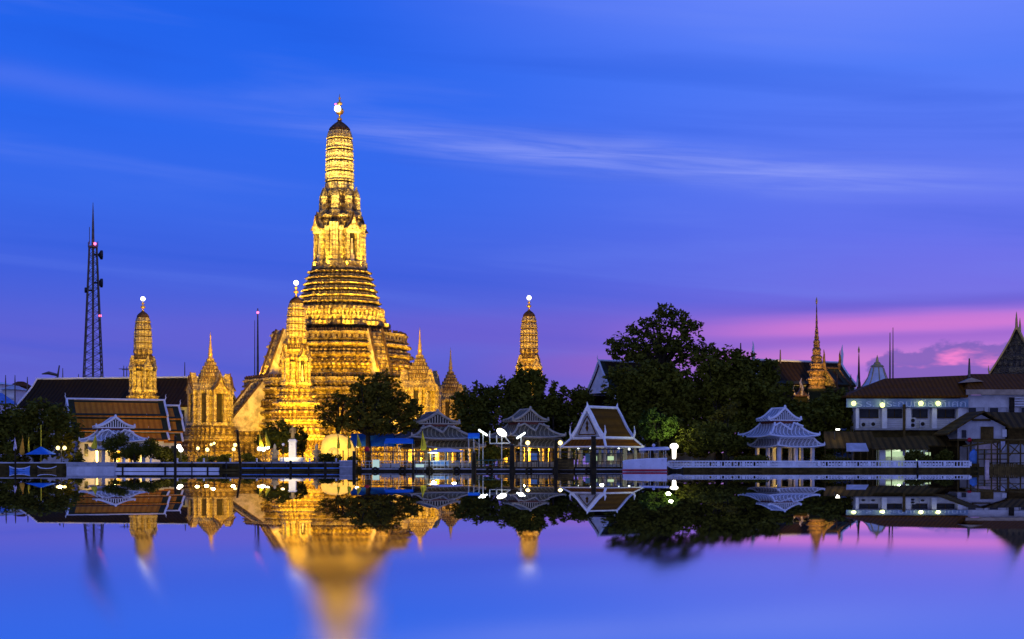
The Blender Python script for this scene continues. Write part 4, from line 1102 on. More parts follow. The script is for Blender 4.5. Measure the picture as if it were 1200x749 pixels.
# ------------------------------------------------------------------ lattice mast, masts, aerials
def lattice_mast():
    d = 480; k = d/F; root = thing('lattice_mast', 'tall dark lattice telecom mast with red lights and dishes at left', 'mast', (PX(109, d), d, G), R(20))
    def Z(p): return (545-p)*k
    def wd(p): return (4.2+(10.5-4.2)*max(0, (p-290))/155)*k
    lv = [548]+[int(545-i*9.5) for i in range(1, 28)]
    lv = [p for p in lv if p > 288]+[287]
    m = MB()
    C4 = ((-1, -1), (1, -1), (1, 1), (-1, 1))
    for c in C4: m.tube([(c[0]*wd(p), c[1]*wd(p), Z(p)) for p in lv], .19, 4)
    m.build('leg', 'mast', root)
    b = MB()
    for p, q in zip(lv, lv[1:]):
        for i in range(4):
            a, c = C4[i], C4[(i+1) % 4]
            b.tube([(a[0]*wd(p), a[1]*wd(p), Z(p)), (c[0]*wd(q), c[1]*wd(q), Z(q))], .075, 3)
            b.tube([(c[0]*wd(p), c[1]*wd(p), Z(p)), (a[0]*wd(q), a[1]*wd(q), Z(q))], .075, 3)
            b.tube([(a[0]*wd(p), a[1]*wd(p), Z(p)), (c[0]*wd(p), c[1]*wd(p), Z(p))], .075, 3)
    b.build('bracing', 'mast', root)
    m = MB(); m.b2(-.3, .3, -.3, .3, 0, Z(288)); m.build('cable_ladder', 'mast', root)
    m = MB(); m.box((0, 0, Z(288)), (10*k, 10*k, .5))
    for c in C4: m.tube([(c[0]*5*k, c[1]*5*k, Z(288)), (c[0]*5*k, c[1]*5*k, Z(282))], .1, 4)
    m.build('top_platform', 'mast', root)
    m = MB(); m.tube([(0, 0, Z(288)), (0, 0, Z(262)), (0, 0, Z(236))], [.5, .35, .08], 6); m.build('antenna', 'mast', root)
    m = MB(); m.tube([(-4*k, 0, Z(285)), (-4*k, 0, Z(265))], .1, 4); m.build('antenna', 'mast', root)
    for (x, p, r) in ((9.5, 297, 5.5), (9.5, 330, 5.3), (-8, 339, 3.2)):
        dm = MB(); s = 1 if x > 0 else -1
        n = 14
        rings = [[((x-s*2.2*a)*k, r*rr*k*math.cos(2*math.pi*i/n), Z(p)+r*rr*k*math.sin(2*math.pi*i/n)) for i in range(n)] for a, rr in ((1.6, .25), (1.0, .6), (.4, 1), (-.6, 1), (-.7, .95))]
        dm.loft(rings); dm.tube([(0, 0, Z(p)), ((x-s*3)*k, 0, Z(p))], .3, 5); dm.build('dish', 'steel', root)
    for (x, p) in ((1.5, 285), (7.5, 369)):
        m = MB(); m.ball((x*k, -7*k*.9, Z(p)), 1.7*k); m.build('warning_lamp', 'lamp_red', root)
lattice_mast()
def thin_mast(label, px, d, top, bot, r=.12, lampy=None, arms=0, group='thin aerial masts on the skyline'):
    k = d/F; root = thing('aerial_mast', label, 'mast', (PX(px, d), d, G), 0, group)
    z1, z0 = (545-top)*k, (545-bot)*k
    m = MB(); m.tube([(0, 0, 0), (0, 0, z0+(z1-z0)*.3), (0, 0, z1)], [r*1.7, r*1.2, r*.6], 5); m.build('pole', 'mast', root)
    if arms:
        m = MB()
        for i in range(arms): m.tube([(-1.2, 0, z1-.8-i*1.1), (1.2, 0, z1-.8-i*1.1)], r*.6, 4)
        m.build('aerial_arm', 'mast', root)
    if lampy:
        m = MB(); m.ball((0.1, -.5, (545-lampy)*k), 1.5*k); m.build('warning_lamp', 'lamp_red', root)
    return root
thin_mast('tall thin mast with a red light left of the tower', 302, 420, 360, 446, .26, 365)
thin_mast('thinner bare mast close left of the red lit one', 298.5, 425, 374, 446, .12)
for px, top, lab in ((6.5, 438, 'thin aerial at the far left edge'), (17.5, 438, 'second thin aerial from the left edge'), (32, 440, 'short aerial above the left end of the long dark roof'), (73.5, 430, 'thin aerial right of the small crane'),
                     (92, 437, 'faint short aerial left of the lattice mast'), (145, 427, 'left one of two close aerials above the long roof'), (148.5, 428, 'right one of two close aerials above the long roof'),
                     (216.5, 423, 'lone thin aerial above the long roof near the shrine')):
    thin_mast(lab, px, 400, top, 450, .14, None, 1 if px in (145, 148.5) else 0)
thin_mast('taller aerial of the pair above the school roof', 1046.5, 300, 382, 445, .11)
thin_mast('shorter aerial of the pair above the school roof', 1043, 300, 388, 445, .13)
thin_mast('short thick pole on the school roof ridge at right', 1136, 262, 418, 442, .2)
thin_mast('short pole on the tree line left of the gold spire', 914.5, 290, 408, 430, .16)
thin_mast('short curved pole sticking out of the big tree line', 868, 285, 400, 418, .16)
# distant crane
d = 620; k = d/F
t = thing('tower_crane', 'small distant crane with level jib over the long dark roof', 'crane', (PX(67, d), d, G))
m = MB(); m.box((0, 0, 17), (1.1, 1.1, 34)); m.build('crane_mast', 'mast', t)
m = MB(); m.tube([(-18*k, 0, 35.2), (-10*k, 0, 35.6), (0, 0, 34.8)], [.2, .65, .5], 4); m.build('jib', 'mast', t)
m = MB(); m.tube([(0, 0, 33), (2.6*k, 0, 38.5)], [.45, .25], 4); m.build('mast_head', 'mast', t)
# far buildings at the left edge
def far_house(label, x0, x1, top, eave, d, roofmat, wall):
    k = d/F; root = thing('distant_building', label, 'building', (PX((x0+x1)/2, d), d, G), R(-8), 'distant buildings at the left edge')
    w = (x1-x0)*k; H = (545-eave)*k
    m = MB(); m.b2(-w/2, w/2, -5, 5, 0, H); m.build('wall', wall, root)
    m = MB(); m.loft([sq_ring(w/2+.8, H, 0, 1, 6), sq_ring(w/2*.5, (545-top)*k, 0, 1, 1)]); m.build('roof', roofmat, root)
    m = MB(); m.b2(-w/2-.4, w/2+.4, -5.5, -5.05, H-3.2, H-2.4); m.build('balcony', 'white', root)
    for i in range(3):
        for j in range(3):
            x = -w/2+w*(i+.5)/3; m = MB(); m.b2(x-w*.1, x+w*.1, -5.2, -5.05, H-6.5-j*4.5, H-4-j*4.5); m.build('window', 'glass', root)
far_house('distant pale building with flat top at the left edge', -8, 9, 447, 450, 600, 'white', 'white')
far_house('distant pale house right of the flat topped one', 10, 24, 451, 456, 560, 'pale_wall', 'white')
far_house('distant house with blue grey roof low at the left edge', -20, 8, 459, 472, 430, 'blue_panel', 'white')
far_house('distant brown house peeking over the white house', 19, 30, 446, 452, 640, 'brown_roof', 'rust')

# ------------------------------------------------------------------ school building
def school():
    d = 258; k = d/F
    root = thing('school_building', 'long white two storey building with brown hipped roof and letter sign', 'building', (PX(1003, d), d, G))
    def X(px): return (px-1003)*k
    def Z(p): return (547-p)*k
    D = 12
    m = MB(); m.b2(X(1003), X(1125), 1.7, D, 0, Z(467)); m.b2(X(1125.5), X(1260), .3, D, 0, Z(463)); w = m.build('wall', 'white', root)
    m = MB(); m.b2(X(1002), X(1126), -.1, 1.7, Z(504), Z(502)); m.build('balcony_floor', 'grey_wall', root)
    m = MB(); m.b2(X(1003), X(1260), .35, 1.6, 0, Z(504.2)); m.build('ground_floor_shade', 'bank', root)  # dark block stands in for the shade of the ground floor
    for px in (1003, 1034, 1062, 1092.5, 1123):
        m = MB(); m.b2(X(px), X(px+(5.5 if px > 1003 else 3.5)), 0, 1.68, Z(502), Z(478)); m.build('column', 'white', root)
    # sign band
    m = MB(); m.b2(X(991.5), X(1134), -.4, -.05, Z(477.4), Z(467.3)); sb = m.build('sign_band', 'sign_blue', root)
    cu = bpy.data.curves.new('sign', 'FONT'); cu.body = 'ร.ร. ประถมทวีธาภิเศก'; cu.size = 1.0; cu.extrude = .03
    to = bpy.data.objects.new('sign_tmp', cu); COL.objects.link(to)
    bpy.context.view_layer.update()
    dg = bpy.context.evaluated_depsgraph_get()
    me = bpy.data.meshes.new_from_object(to.evaluated_get(dg)); bpy.data.objects.remove(to)
    xs = [v.co.x for v in me.vertices]; ys = [v.co.y for v in me.vertices]
    sx = (X(1131)-X(1003.5))/(max(xs)-min(xs)); sy = Z(468.2)-Z(476.8); sy /= (max(ys)-min(ys))
    for v in me.vertices:
        v.co = ((v.co.x-min(xs))*sx+X(1003.5), -.46-v.co.z, (v.co.y-min(ys))*sy+Z(476.8))
    me.materials.clear(); me.materials.append(M['sign_letter'])
    lo = bpy.data.objects.new('sign_lettering', me); COL.objects.link(lo); lo.parent = sb
    # bays
    for (a, b) in ((1010, 1032), (1042, 1060), (1072, 1090), (1100, 1122)):
        m = MB(); m.b2(X(a), X(b), 1.55, 1.68, Z(489), Z(479)); wn = m.build('window', 'glass', root)
        m = MB(); m.b2(X((a+b)/2-.4), X((a+b)/2+.4), 1.46, 1.54, Z(489), Z(479)); m.b2(X(a), X(b), 1.44, 1.54, Z(489.8), Z(488.9)); m.build('window_frame', 'wood', wn)
        m = MB()
        for i in range(4): m.b2(X(a-2), X(b+1), .6, .66, Z(501.5-i*2.6), Z(501-i*2.6))
        m.build('balcony_rail', 'pale_wall', root)
    for (x, p, hh) in ((1012, 500, 5), (1023.5, 500, 6), (1070, 501.5, 12), (1081.5, 501, 8.5), (1117, 500, 6)):
        m = MB(); m.b2(X(x-3.4), X(x+3.4), .15, .55, Z(p), Z(p-hh)); ac = m.build('air_conditioner', 'pale_wall', root)
        for j in range(2 if hh > 10 else 1):
            c = Z(p-(hh*.5 if hh < 10 else hh*(.27+.46*j))); f = MB()
            f.loft([[(X(x)+2.3*k*math.cos(i*math.pi/6), yy, c+2.3*k*math.sin(i*math.pi/6)) for i in range(12)] for yy in (.14, .08)]); f.build('fan_grille', 'dark', ac)
    m = MB(); m.b2(X(1057), X(1059.5), -.9, -.5, 0, Z(474)); m.build('drain_pipe', 'wood', root)
    for px in (999, 1032.5, 1077.5, 1097.5):
        m = MB(); m.ball((X(px), -.95, Z(473 if px != 1032.5 else 475)), 2.9*k); gl = m.build('globe_lamp', 'lamp_lime', root)
        m = MB(); m.tube([(X(px), -.4, Z(470)), (X(px), -.95, Z(470.2))], .06, 4); m.build('lamp_arm', 'steel', gl)
        lamp_light('globe_light', (X(px), -1.3, Z(474)), 26, (.95, 1, .45), .3, 'POINT', parent=root)
    # right block windows and fascia
    for (a, b) in ((1134, 1154), (1159, 1181), (1196, 1220)):
        m = MB(); m.b2(X(a), X(b), .12, .28, Z(487), Z(477)); wn = m.build('window', 'glass', root)
        m = MB()
        for t_ in (0, .5, .97): m.b2(X(a+(b-a)*t_), X(a+(b-a)*t_)+.12, .04, .11, Z(487), Z(477))
        m.b2(X(a), X(b), .03, .1, Z(477.9), Z(477)); m.build('window_frame', 'pale_wall', wn)
        m = MB(); m.b2(X(a+(b-a)*.55), X(b-1), .115, .14, Z(486), Z(478)); m.build('curtain', 'pale_wall', wn)
    m = MB()
    for i in range(4): m.b2(X(1188), X(1240), -.5, -.1, Z(476-i*3), Z(474.4-i*3))
    m.build('louvre', 'white', root)
    m = MB(); m.b2(X(1183), X(1188), -.4, .2, Z(486), Z(466)); m.build('dark_recess', 'dark', root)
    m = MB(); m.b2(X(1130), X(1262), -1.25, -.9, Z(463), Z(456.8)); m.build('fascia', 'beige', root)
    r1 = MB()
    r1.loft([[(X(990), -1.3, Z(466)), (X(1132), -1.3, Z(466)), (X(1132), D+1, Z(466)), (X(990), D+1, Z(466))], [(X(990), -1.3, Z(464)), (X(1132), -1.3, Z(464)), (X(1132), D+1, Z(464)), (X(990), D+1, Z(464))],
             [(X(1012), 1.6, Z(455)), (X(1132), 1.6, Z(453)), (X(1132), D-2, Z(453)), (X(1012), D-2, Z(455))], [(X(1046), 5.2, Z(441.5)), (X(1146), 5.2, Z(437.5)), (X(1146), 6, Z(437.5)), (X(1046), 6, Z(441.5))]])
    r1.build('roof', 'brown_roof', root)
    r2 = MB()
    r2.loft([[(X(1130), -1.25, Z(456.7)), (X(1262), -1.25, Z(456.7)), (X(1262), D+1, Z(456.7)), (X(1130), D+1, Z(456.7))], [(X(1131), -1.1, Z(455.8)), (X(1261), -1.1, Z(455.8)), (X(1261), D, Z(455.8)), (X(1131), D, Z(455.8))],
             [(X(1147), 5.2, Z(436)), (X(1245), 5.2, Z(436)), (X(1245), 6, Z(436)), (X(1147), 6, Z(436))]])
    r2.build('roof', 'brown_roof', root)
    gb = MB(); gb.loft([[(X(x), y, Z(p)) for x, p in ((1128, 448), (1141, 442.2), (1155, 446.5))] for y in (1.0, 3.2)]); gb.build('roof_gablet', 'beige', root)
    return root
M['sign_blue'] = plain('sign_band_paint', (.26, .38, .50), .7, .2, .8)
M['sign_letter'] = plain('sign_letters', (.62, .74, .82), .5, .1, 1)
M['beige'] = plain('beige_fascia', (.42, .32, .22), .75, .25, .8)
school()

def front_house():
    d = 249; k = d/F
    root = thing('riverside_house', 'old grey house with sagging gable roof in front of the school', 'house', (PX(1150, d), d, G))
    def X(px): return (px-1150)*k
    def Z(p): return (547-p)*k
    m = MB(); g_ = [(1122, 514), (1122, 500), (1150, 486), (1178, 500), (1178, 514)]
    m.loft([[(X(x), y, Z(p)) for x, p in g_] for y in (0, 7)]); m.build('wall', 'pale_wall', root)
    m = MB()
    for (a, b) in (((1108, 508), (1150, 481.5)), ((1150, 481.5), (1182, 500))):
        q = [a, b, (b[0], b[1]+1.7), (a[0], a[1]+1.7)]
        m.loft([[(X(x), y, Z(p)) for x, p in q] for y in (-1.4, 8)])
    m.build('roof', 'rust', root)
    m = MB(); q = [(1150, 482), (1240, 483), (1240, 500), (1178, 501.5)]
    m.loft([[(X(1150), 3, Z(481.6)), (X(1250), 3, Z(483)), (X(1250), 3.4, Z(484)), (X(1150), 3.4, Z(483))], [(X(1180), -1.6, Z(501)), (X(1250), -1.6, Z(501)), (X(1250), -1.6, Z(502.5)), (X(1180), -1.6, Z(502.5))]])
    m.build('side_roof', 'rust', root)
    m = MB(); m.b2(X(1149), X(1164), -.2, -.05, Z(514), Z(500)); m.build('door', 'wood', root)
    m = MB(); m.b2(X(1127), X(1132), -.2, -.05, Z(513), Z(504)); m.build('window', 'glass', root)
    m = MB(); m.b2(X(1139), X(1160), -.5, -.08, Z(493.5), Z(491)); m.build('gable_vent', 'wood', root)
    m = MB(); m.b2(X(1182), X(1250), .5, 6, Z(520), Z(501.5)); m.build('side_wall', 'wood', root)
    m = MB(); m.b2(X(1120), X(1182), -1, 7, Z(516.5), Z(514.2)); m.build('floor_beam', 'wood', root)
    for px in (1121, 1136, 1152, 1167, 1180):
        m = MB(); m.b2(X(px), X(px+1.4), -.6, -.3, 0, Z(516)); m.build('stilt', 'wood', root)
    m = MB(); m.b2(X(1174), X(1179), -.32, -.1, Z(512), Z(503)); m.build('lit_shutter', 'white', root)
    return root
front_house()

def awning(label, px0, px1, ytop, ybot, d, mat, depth=4, name='awning'):
    k = d/F; root = thing(name, label, 'awning', (PX(px0, d), d, G), 0, 'low awnings below the school')
    w = (px1-px0)*k; z0, z1 = (547-ybot)*k, (547-ytop)*k
    m = MB(); m.loft([[(0, 0, z0), (w, 0, z0), (w, 0, z0-.15), (0, 0, z0-.15)], [(w*.08, depth, z1), (w*.97, depth, z1), (w*.97, depth, z1-.15), (w*.08, depth, z1-.15)]]); m.build('sheet', mat, root)
    for i in range(4):
        m = MB(); x = .15+(w-.3)*i/3; m.b2(x-.07, x+.07, .1, .24, 0, z0-.1); m.build('post', 'wood', root)
    return root
awning('brown sheet awning left of the lit stall, beside the right pavilion', 966, 1030, 505, 525, 250, 'rust')
awning('dark sheet awning over the lit stall behind the balustrade', 1022, 1090, 512, 526, 249, 'rust')
awning('long sagging awning joining the old house', 1060, 1135, 510, 522, 251, 'rust')
awning('pale corrugated sheet lying on the brown awning', 992, 1018, 519, 528, 247, 'pale_wall', 1.6)
# lit stall
d = 249.5; k = d/F
t = thing('food_stall', 'stall with greenish lit interior behind the balustrade', 'stall', (PX(1031, d), d, G))
m = MB(); m.b2(0, 60*k, 2.2, 2.35, 0, (547-524)*k); m.build('back_wall', 'white', t)
for (a, b, p0, p1, mm) in ((0, 7, 539, 526, 'white'), (8, 27, 535, 529, 'lit_green'), (25, 30, 534, 524, 'pale_wall'), (32, 50, 531, 528, 'lit_cool'), (45, 49, 541, 531, 'white'), (38, 44, 540, 533, 'lit_green'), (54, 60, 534, 530, 'lit_green')):
    m = MB(); m.b2(a*k, b*k, .2, .5, (547-p0)*k, (547-p1)*k); m.build('counter_panel', mm, t)
lamp_light('stall_light', (25*k, 1.2, 2.6), 70, (.8, 1, .6), .3, parent=t)
t = thing('street_lamp', 'small bright white lamp over the brown awning by the grove', 'street lamp', (PX(978, 252), 252, G))
m = MB(); m.tube([(0, 0, 0), (0, 0, (547-506)*.1326), (.3, -.8, (547-503.5)*.1326)], .07, 6); m.build('pole', 'steel', t)
m = MB(); m.box((.32, -.9, (547-503.4)*.1326), (.55, .5, .22)); m.build('lamp_head', 'lamp_white', t)
lamp_light('lamp_light', (.3, -1, 5.4), 40, (1, .95, .8), .2, parent=t)
# stilted shed frame and wooden fence at the right edge
d = 243; k = d/F
t = thing('timber_shed', 'open shed frame of posts and crossed braces at the right edge', 'shed', (PX(1160, d), d, G))
def xz(px, p): return ((px-1160)*k, 0, (547-p)*k)
for px in (1146, 1162, 1172, 1181, 1196, 1214):
    m = MB(); m.tube([xz(px, 552), xz(px, 517)], .13, 5); m.build('post', 'wood', t)
m = MB(); m.tube([xz(1128, 523), xz(1172, 517)], .16, 5); m.tube([xz(1140, 517.5), xz(1216, 514.5)], .14, 5); m.tube([xz(1146, 532), xz(1216, 531)], .1, 5); m.tube([xz(1146, 538), xz(1180, 538)], .08, 5); m.tube([xz(1146, 527), xz(1172, 527)], .07, 5); m.build('beam', 'wood', t)
for a, b in (((1162, 518), (1174, 530)), ((1181, 518), (1172, 530)), ((1181, 520), (1196, 532)), ((1196, 518), (1183, 534)), ((1196, 518), (1212, 532))):
    m = MB(); m.tube([xz(*a), xz(*b)], .09, 5); m.build('brace', 'wood', t)
for (a, b, p0, p1, mm) in ((1145, 1160, 526, 520, 'pink_wall'), (1160, 1170, 530, 519, 'pink_wall'), (1158, 1170, 541, 531, 'pink_wall'), (1173, 1180, 528, 516, 'hull')):
    m = MB(); m.b2((a-1160)*k, (b-1160)*k, .9, 1.0, (547-p0)*k, (547-p1)*k); m.build('wall_panel', mm, t)

t = thing('plank_fence', 'dark wooden plank fence on the waterline at the right edge', 'fence', (PX(1160, 241), 241, 0))
k = 241/F
m = MB()
for i in range(26):
    x = i*2.35*k; m.b2(x, x+2.0*k, random.uniform(-.04, .04), .1, -.6, 1.15+random.uniform(-.08, .12))
m.build('plank', 'wood', t)
m = MB(); m.b2(-.1, 61*k, -.1, -.04, 1.2, 1.36); m.b2(-.1, 61*k, .12, .2, .2, .35); m.build('rail', 'pile', t)
t = thing('mooring_post', 'pale lit post at the left end of the plank fence', 'post', (PX(1156.5, 241), 241, 0)); k = 241/F
m = MB(); m.b2(-.25, .25, -.25, .25, -1, 1.75); m.build('post', 'pink_wall', t)
m = MB(); m.b2(-.34, .34, -.34, .34, 1.752, 1.9); m.build('cap', 'wood', t)
t = thing('water_tank', 'blue plastic water tank beside the shed at right', 'tank', (PX(1141, 244), 244, G)); k = 244/F
m = MB(); m.lathe([(.5, 5*k), (1.0, 5.3*k), (1.9, 5*k), (2.3, 3.5*k), (2.5, 1.4*k)], 14); m.build('tank_body', 'blue_panel', t, True)
m = MB(); m.lathe([(2.5, 1.5*k), (2.65, 1.5*k)], 10); m.build('lid', 'blue', t)
m = MB(); m.box((0, 0, .25), (1.3, 1.3, .5)); m.build('stand', 'wood', t)
t = tag(MB().ball((0, 0, 0), .36, 12, 8).build('round_lantern', 'red', None, True), 'dark red round lantern hanging before the old house', 'lantern'); t.location = (PX(1136, 247), 247, PZ(515.5, 247))
# ------------------------------------------------------------------ lamps of the embankment
GL = 'globe lamps along the embankment'
def globe_post(label, px, py, d, globes=((0, 0),), r=2.6, mat='lamp_warm', power=120, color=(1, .74, .32), pole_to=None):
    k = d/F; root = thing('lamp_post', label, 'street lamp', (PX(px, d), d, G), 0, GL)
    h = PZ(py, d)-G
    m = MB(); m.lathe([(0, .16), (.35, .14), (.4, .07), (h-.25, .05), (h-.2, .1)], 8)
    for gx, gy in globes:
        if gx: m.tube([(0, 0, h-.5), (gx*k, 0, h-gy*k-.2)], .05, 5)
    m.build('pole', 'steel', root)
    for gx, gy in globes:
        b = MB(); b.ball((gx*k, -.05, h-gy*k), r*k*.78, 12, 8); b.build('globe', mat, root, True)
    lamp_light('globe_light', (0, -.7, h), power, color, .3, parent=root)
    return root
globe_post('twin globe lamp beside the blue umbrella', 72, 525, 246, ((-4, 0), (3.8, 0)), 3.0, 'lamp_warm', 200)
globe_post('bright white globe lamp at the right end of the orange hall', 212, 527, 244, ((0, 0), (-2.2, -3.5)), 3.6, 'lamp_white', 240)
globe_post('globe lamp under the left side of the golden shrine', 232, 525.5, 247, ((0, 0),), 2.6)
globe_post('globe lamp on a pale post under the middle of the shrine', 243, 527, 244, ((0, 0),), 3.0)
globe_post('higher smaller double globe lamp behind the shrine path', 251, 519.5, 262, ((0, 0), (-3.5, 1.5)), 2.0)
globe_post('double globe lamp left of the leaning pile', 274, 526.5, 247, ((0, 0), (1.5, -5)), 2.8)
globe_post('wide cluster of bright globes under the yellow pennants', 308, 526, 244, ((-4, 0), (1, .5), (5.5, -2)), 3.3, 'lamp_white', 320)
globe_post('pale unlit looking globe lamp left of the statue pedestal', 332, 521, 246, ((0, 0),), 2.2, 'white', 10)
globe_post('small amber lamp at the right side of the lit tent', 419, 523.5, 246, ((0, 0),), 1.7, 'lamp_warm', 60)
# tall lamps at the pier
def pier_lamp(label, px, py, d, kind):
    k = d/F; root = thing('pier_lamp', label, 'lamp', (PX(px, d), d, .3)); h = PZ(py, d)-.3
    m = MB(); m.tube([(0, 0, -1), (0, 0, h-.1)], .08, 6); m.build('pole', 'galv', root)
    if kind == 'globe':
        b = MB(); b.ball((0, -.1, h), 2.6*k, 12, 8); b.build('globe', 'lamp_warm', root, True)
        lamp_light('globe_light', (0, -.7, h), 55, (1, .70, .25), .25, parent=root)
    elif kind == 'flood':
        b = MB(); q = []
        for i in range(16):
            a = 2*math.pi*i/16; q.append((6.6*k*math.cos(a), 3.9*k*math.sin(a)))
        c, s = math.cos(R(-35)), math.sin(R(-35))
        b.loft([[((x*c-y*s), yy, h+(x*s+y*c)) for x, y in q] for yy in (-.45, -.15)]); b.build('lamp_face', 'lamp_white', root)
        b = MB(); b.loft([[((x*c-y*s)*1.06, yy, h+(x*s+y*c)*1.06) for x, y in q] for yy in (-.13, .25)]); b.build('lamp_housing', 'galv', root)
        b = MB()
        b.tube([(-14*k, 0, h-13*k), (10*k, 0, h-12.5*k)], .10, 5); b.tube([(-14*k, 0, h-13*k), (-14*k, 0, h+2*k)], .09, 5); b.tube([(-6*k, 0, h-13*k), (-6*k, 0, h-3*k)], .09, 5); b.tube([(10*k, 0, h-12.5*k), (4*k, 0, h-5*k)], .09, 5)
        b.build('bracket', 'galv', root)
        lamp_light('flood_light', (.2, -1.2, h-.3), 90, (.92, 1, .95), .4, parent=root)
    else:
        s = 1 if kind == 'tube_up' else -1
        b = MB(); b.tube([(-5*k, -.1, h-s*3.3*k), (5*k, -.1, h+s*3.3*k)], 1.05*k, 8); b.build('tube', 'lamp_cool', root)
        b = MB(); b.tube([(-5.4*k, .12, h-s*3.3*k+.05), (5.4*k, .12, h+s*3.3*k+.05)], .12, 5); b.build('reflector', 'galv', root)
        lamp_light('tube_light', (0, -.8, h), 90, (.9, 1, .95), .4, parent=root)
    return root
pier_lamp('large white oval floodlight on a bracket above the pier', 588, 507, 243, 'flood')
pier_lamp('tilted fluorescent tube lamp left of the oval floodlight', 566, 507, 243.2, 'tube_down')
pier_lamp('tilted fluorescent tube lamp right of the oval floodlight', 610.5, 510.5, 243.2, 'tube_up')
pier_lamp('warm globe lamp on the pier, left of the two', 618.5, 519, 241.6, 'globe')
pier_lamp('warm globe lamp on the pier, nearer the white sala', 656.5, 519, 241.6, 'globe')
k = 245/F
t = thing('street_lamp', 'bright white lantern on a post by the bright green leaves', 'street lamp', (PX(790, 245), 245, G))
m = MB(); m.lathe([(0, .2), (.4, .12), (.5, .08), (1.2, .07)], 8); m.build('pole', 'steel', t)
m = MB(); m.lathe([(1.2, .2), (1.4, .28), (2.7, .32), (2.9, .6), (3.25, .62), (3.5, .35), (3.55, .1)], 10); m.build('lantern', 'lamp_white', t, True)
lamp_light('lantern_light', (-.8, .6, 4.6), 330, (.9, 1, .55), .35, parent=t)
lamp_light('lantern_light', (-.4, .8, 6.6), 260, (.9, 1, .6), .3, parent=t)

# ------------------------------------------------------------------ pennants, flags, umbrellas
def pennant(label, px, d, top, bot, wpx, mat, pole_top, skew=.5):
    k = d/F; root = thing('pennant_flag', label, 'flag', (PX(px, d), d, G), 0, 'pennants on poles along the embankment')
    def Z(p): return PZ(p, d)-G
    m = MB(); m.tube([(0, 0, 0), (0, 0, Z(pole_top))], [.06, .035], 5); m.build('pole', 'wood', root)
    rings = []
    for i in range(9):
        t = i/8; w = wpx*k*(t**1.1)*(1 if t < .85 else 1-.5*(t-.85)/.15)+.03; z = Z(top+(bot-top)*t)
        y = .12*math.sin(t*5+px)
        rings.append([(-w*(1-skew), y-.02, z), (w*skew*.2, y-.14, z), (w*skew, y+.05, z), (w*skew, y+.09, z), (w*skew*.2, y-.1, z), (-w*(1-skew), y+.02, z)])
    m = MB(); m.loft(rings); m.build('cloth', mat, root)
    return root
pennant('orange pennant left of the blue umbrella', 26, 244, 511, 533, 7, 'flag_orange', 508, .5)
pennant('narrow yellow pennant just right of the orange one', 33.5, 244, 512, 530, 2.6, 'flag_yellow', 508, .6)
pennant('small white and violet pennant at the far left', 17.5, 244, 513, 528, 4.5, 'flag_white', 508, .5)
pennant('yellow green pennant at the left pavilion', 112, 243.5, 509, 526, 9, 'flag_yellow', 508, .25)
pennant('left one of two yellow pennants above the white lamp cluster', 304, 243.6, 507, 524, 6, 'flag_yellow', 505, .9)
pennant('right one of two yellow pennants above the white lamp cluster', 311.5, 243.6, 506, 524, 7, 'flag_yellow', 504, .9)
pennant('dark yellow pennant before the lit tent', 396, 243.6, 508, 526, 4.5, 'flag_yellow', 504, .7)
pennant('olive pennant at the right end of the lit tent', 408, 243.6, 508, 526, 6, 'flag_yellow', 503, .8)
pennant('broad olive pennant left of the tall tree trunk', 419, 243.6, 508, 524, 7, 'flag_yellow', 502, .8)
pennant('tall olive pennant in front of the wide grey pavilion', 495, 241.4, 505, 528, 9, 'flag_yellow', 503, .7)
def umbrella(label, px, d, top, rim, hw, pole_top, mat):
    k = d/F; root = thing('parasol', label, 'umbrella', (PX(px, d), d, G))
    def Z(p): return PZ(p, d)-G
    n = 8
    m = MB(); m.loft([[(w*k*math.cos(2*math.pi*i/n), w*k*math.sin(2*math.pi*i/n), Z(p)) for i in range(n)] for p, w in ((rim+.8, hw*.98), (rim, hw), (top+(rim-top)*.52, hw*.5), (top, .6))], True, True); m.build('canopy', mat, root)
    m = MB(); m.tube([(0, 0, 0), (0, 0, Z(pole_top))], .07, 6); m.build('pole', 'flag_yellow', root)
    return root
umbrella('large blue parasol at the left end of the embankment', 48, 244, 523.5, 532, 18, 498, 'blue')

# ------------------------------------------------------------------ statue on pedestal
d = 250; k = d/F
t = thing('statue', 'standing golden figure on a brightly lit white pedestal before the tower', 'statue', (PX(343, d), d, G))
def Zs(p): return PZ(p, d)-G
m = MB()
for a, b, w in ((547, 541, 16), (541, 536, 13.5)): m.b2(-w*k, w*k, -1.6, 1.6, Zs(a), Zs(b)-.01)
m.box((0, 0, (Zs(536)+Zs(518))/2), (8.4*k, 8.4*k, Zs(518)-Zs(536)), 0, .93)
m.box((0, 0, Zs(517.2)), (9.6*k, 9.6*k, .3)); m.box((0, 0, Zs(515.6)), (8*k, 8*k, .2)); m.build('pedestal', 'white', t)
m = MB()
def ell(z, rx, ry, x=0, y=0, n=10): return [(x+rx*math.cos(2*math.pi*i/n), y+ry*math.sin(2*math.pi*i/n), z) for i in range(n)]
z0 = Zs(515); H = Zs(498.5)-z0
m.loft([ell(z0+H*f, rx*H, ry*H, x*H) for f, rx, ry, x in ((0, .17, .13, 0), (.04, .16, .12, 0), (.2, .12, .10, 0), (.36, .13, .10, .005), (.48, .14, .10, .01), (.58, .105, .085, .01), (.70, .135, .095, 0), (.80, .14, .085, 0), (.835, .07, .06, 0), (.86, .042, .045, 0), (.885, .055, .062, 0), (.92, .066, .072, 0), (.96, .058, .064, 0), (.99, .03, .03, 0))])
m.loft([ell(z0+H*f, r*H, r*H, x*H, y*H, 8) for f, r, x, y in ((.80, .042, -.14, 0), (.66, .038, -.185, -.02), (.56, .03, -.19, -.04), (.50, .026, -.17, -.07), (.47, .02, -.16, -.09))])
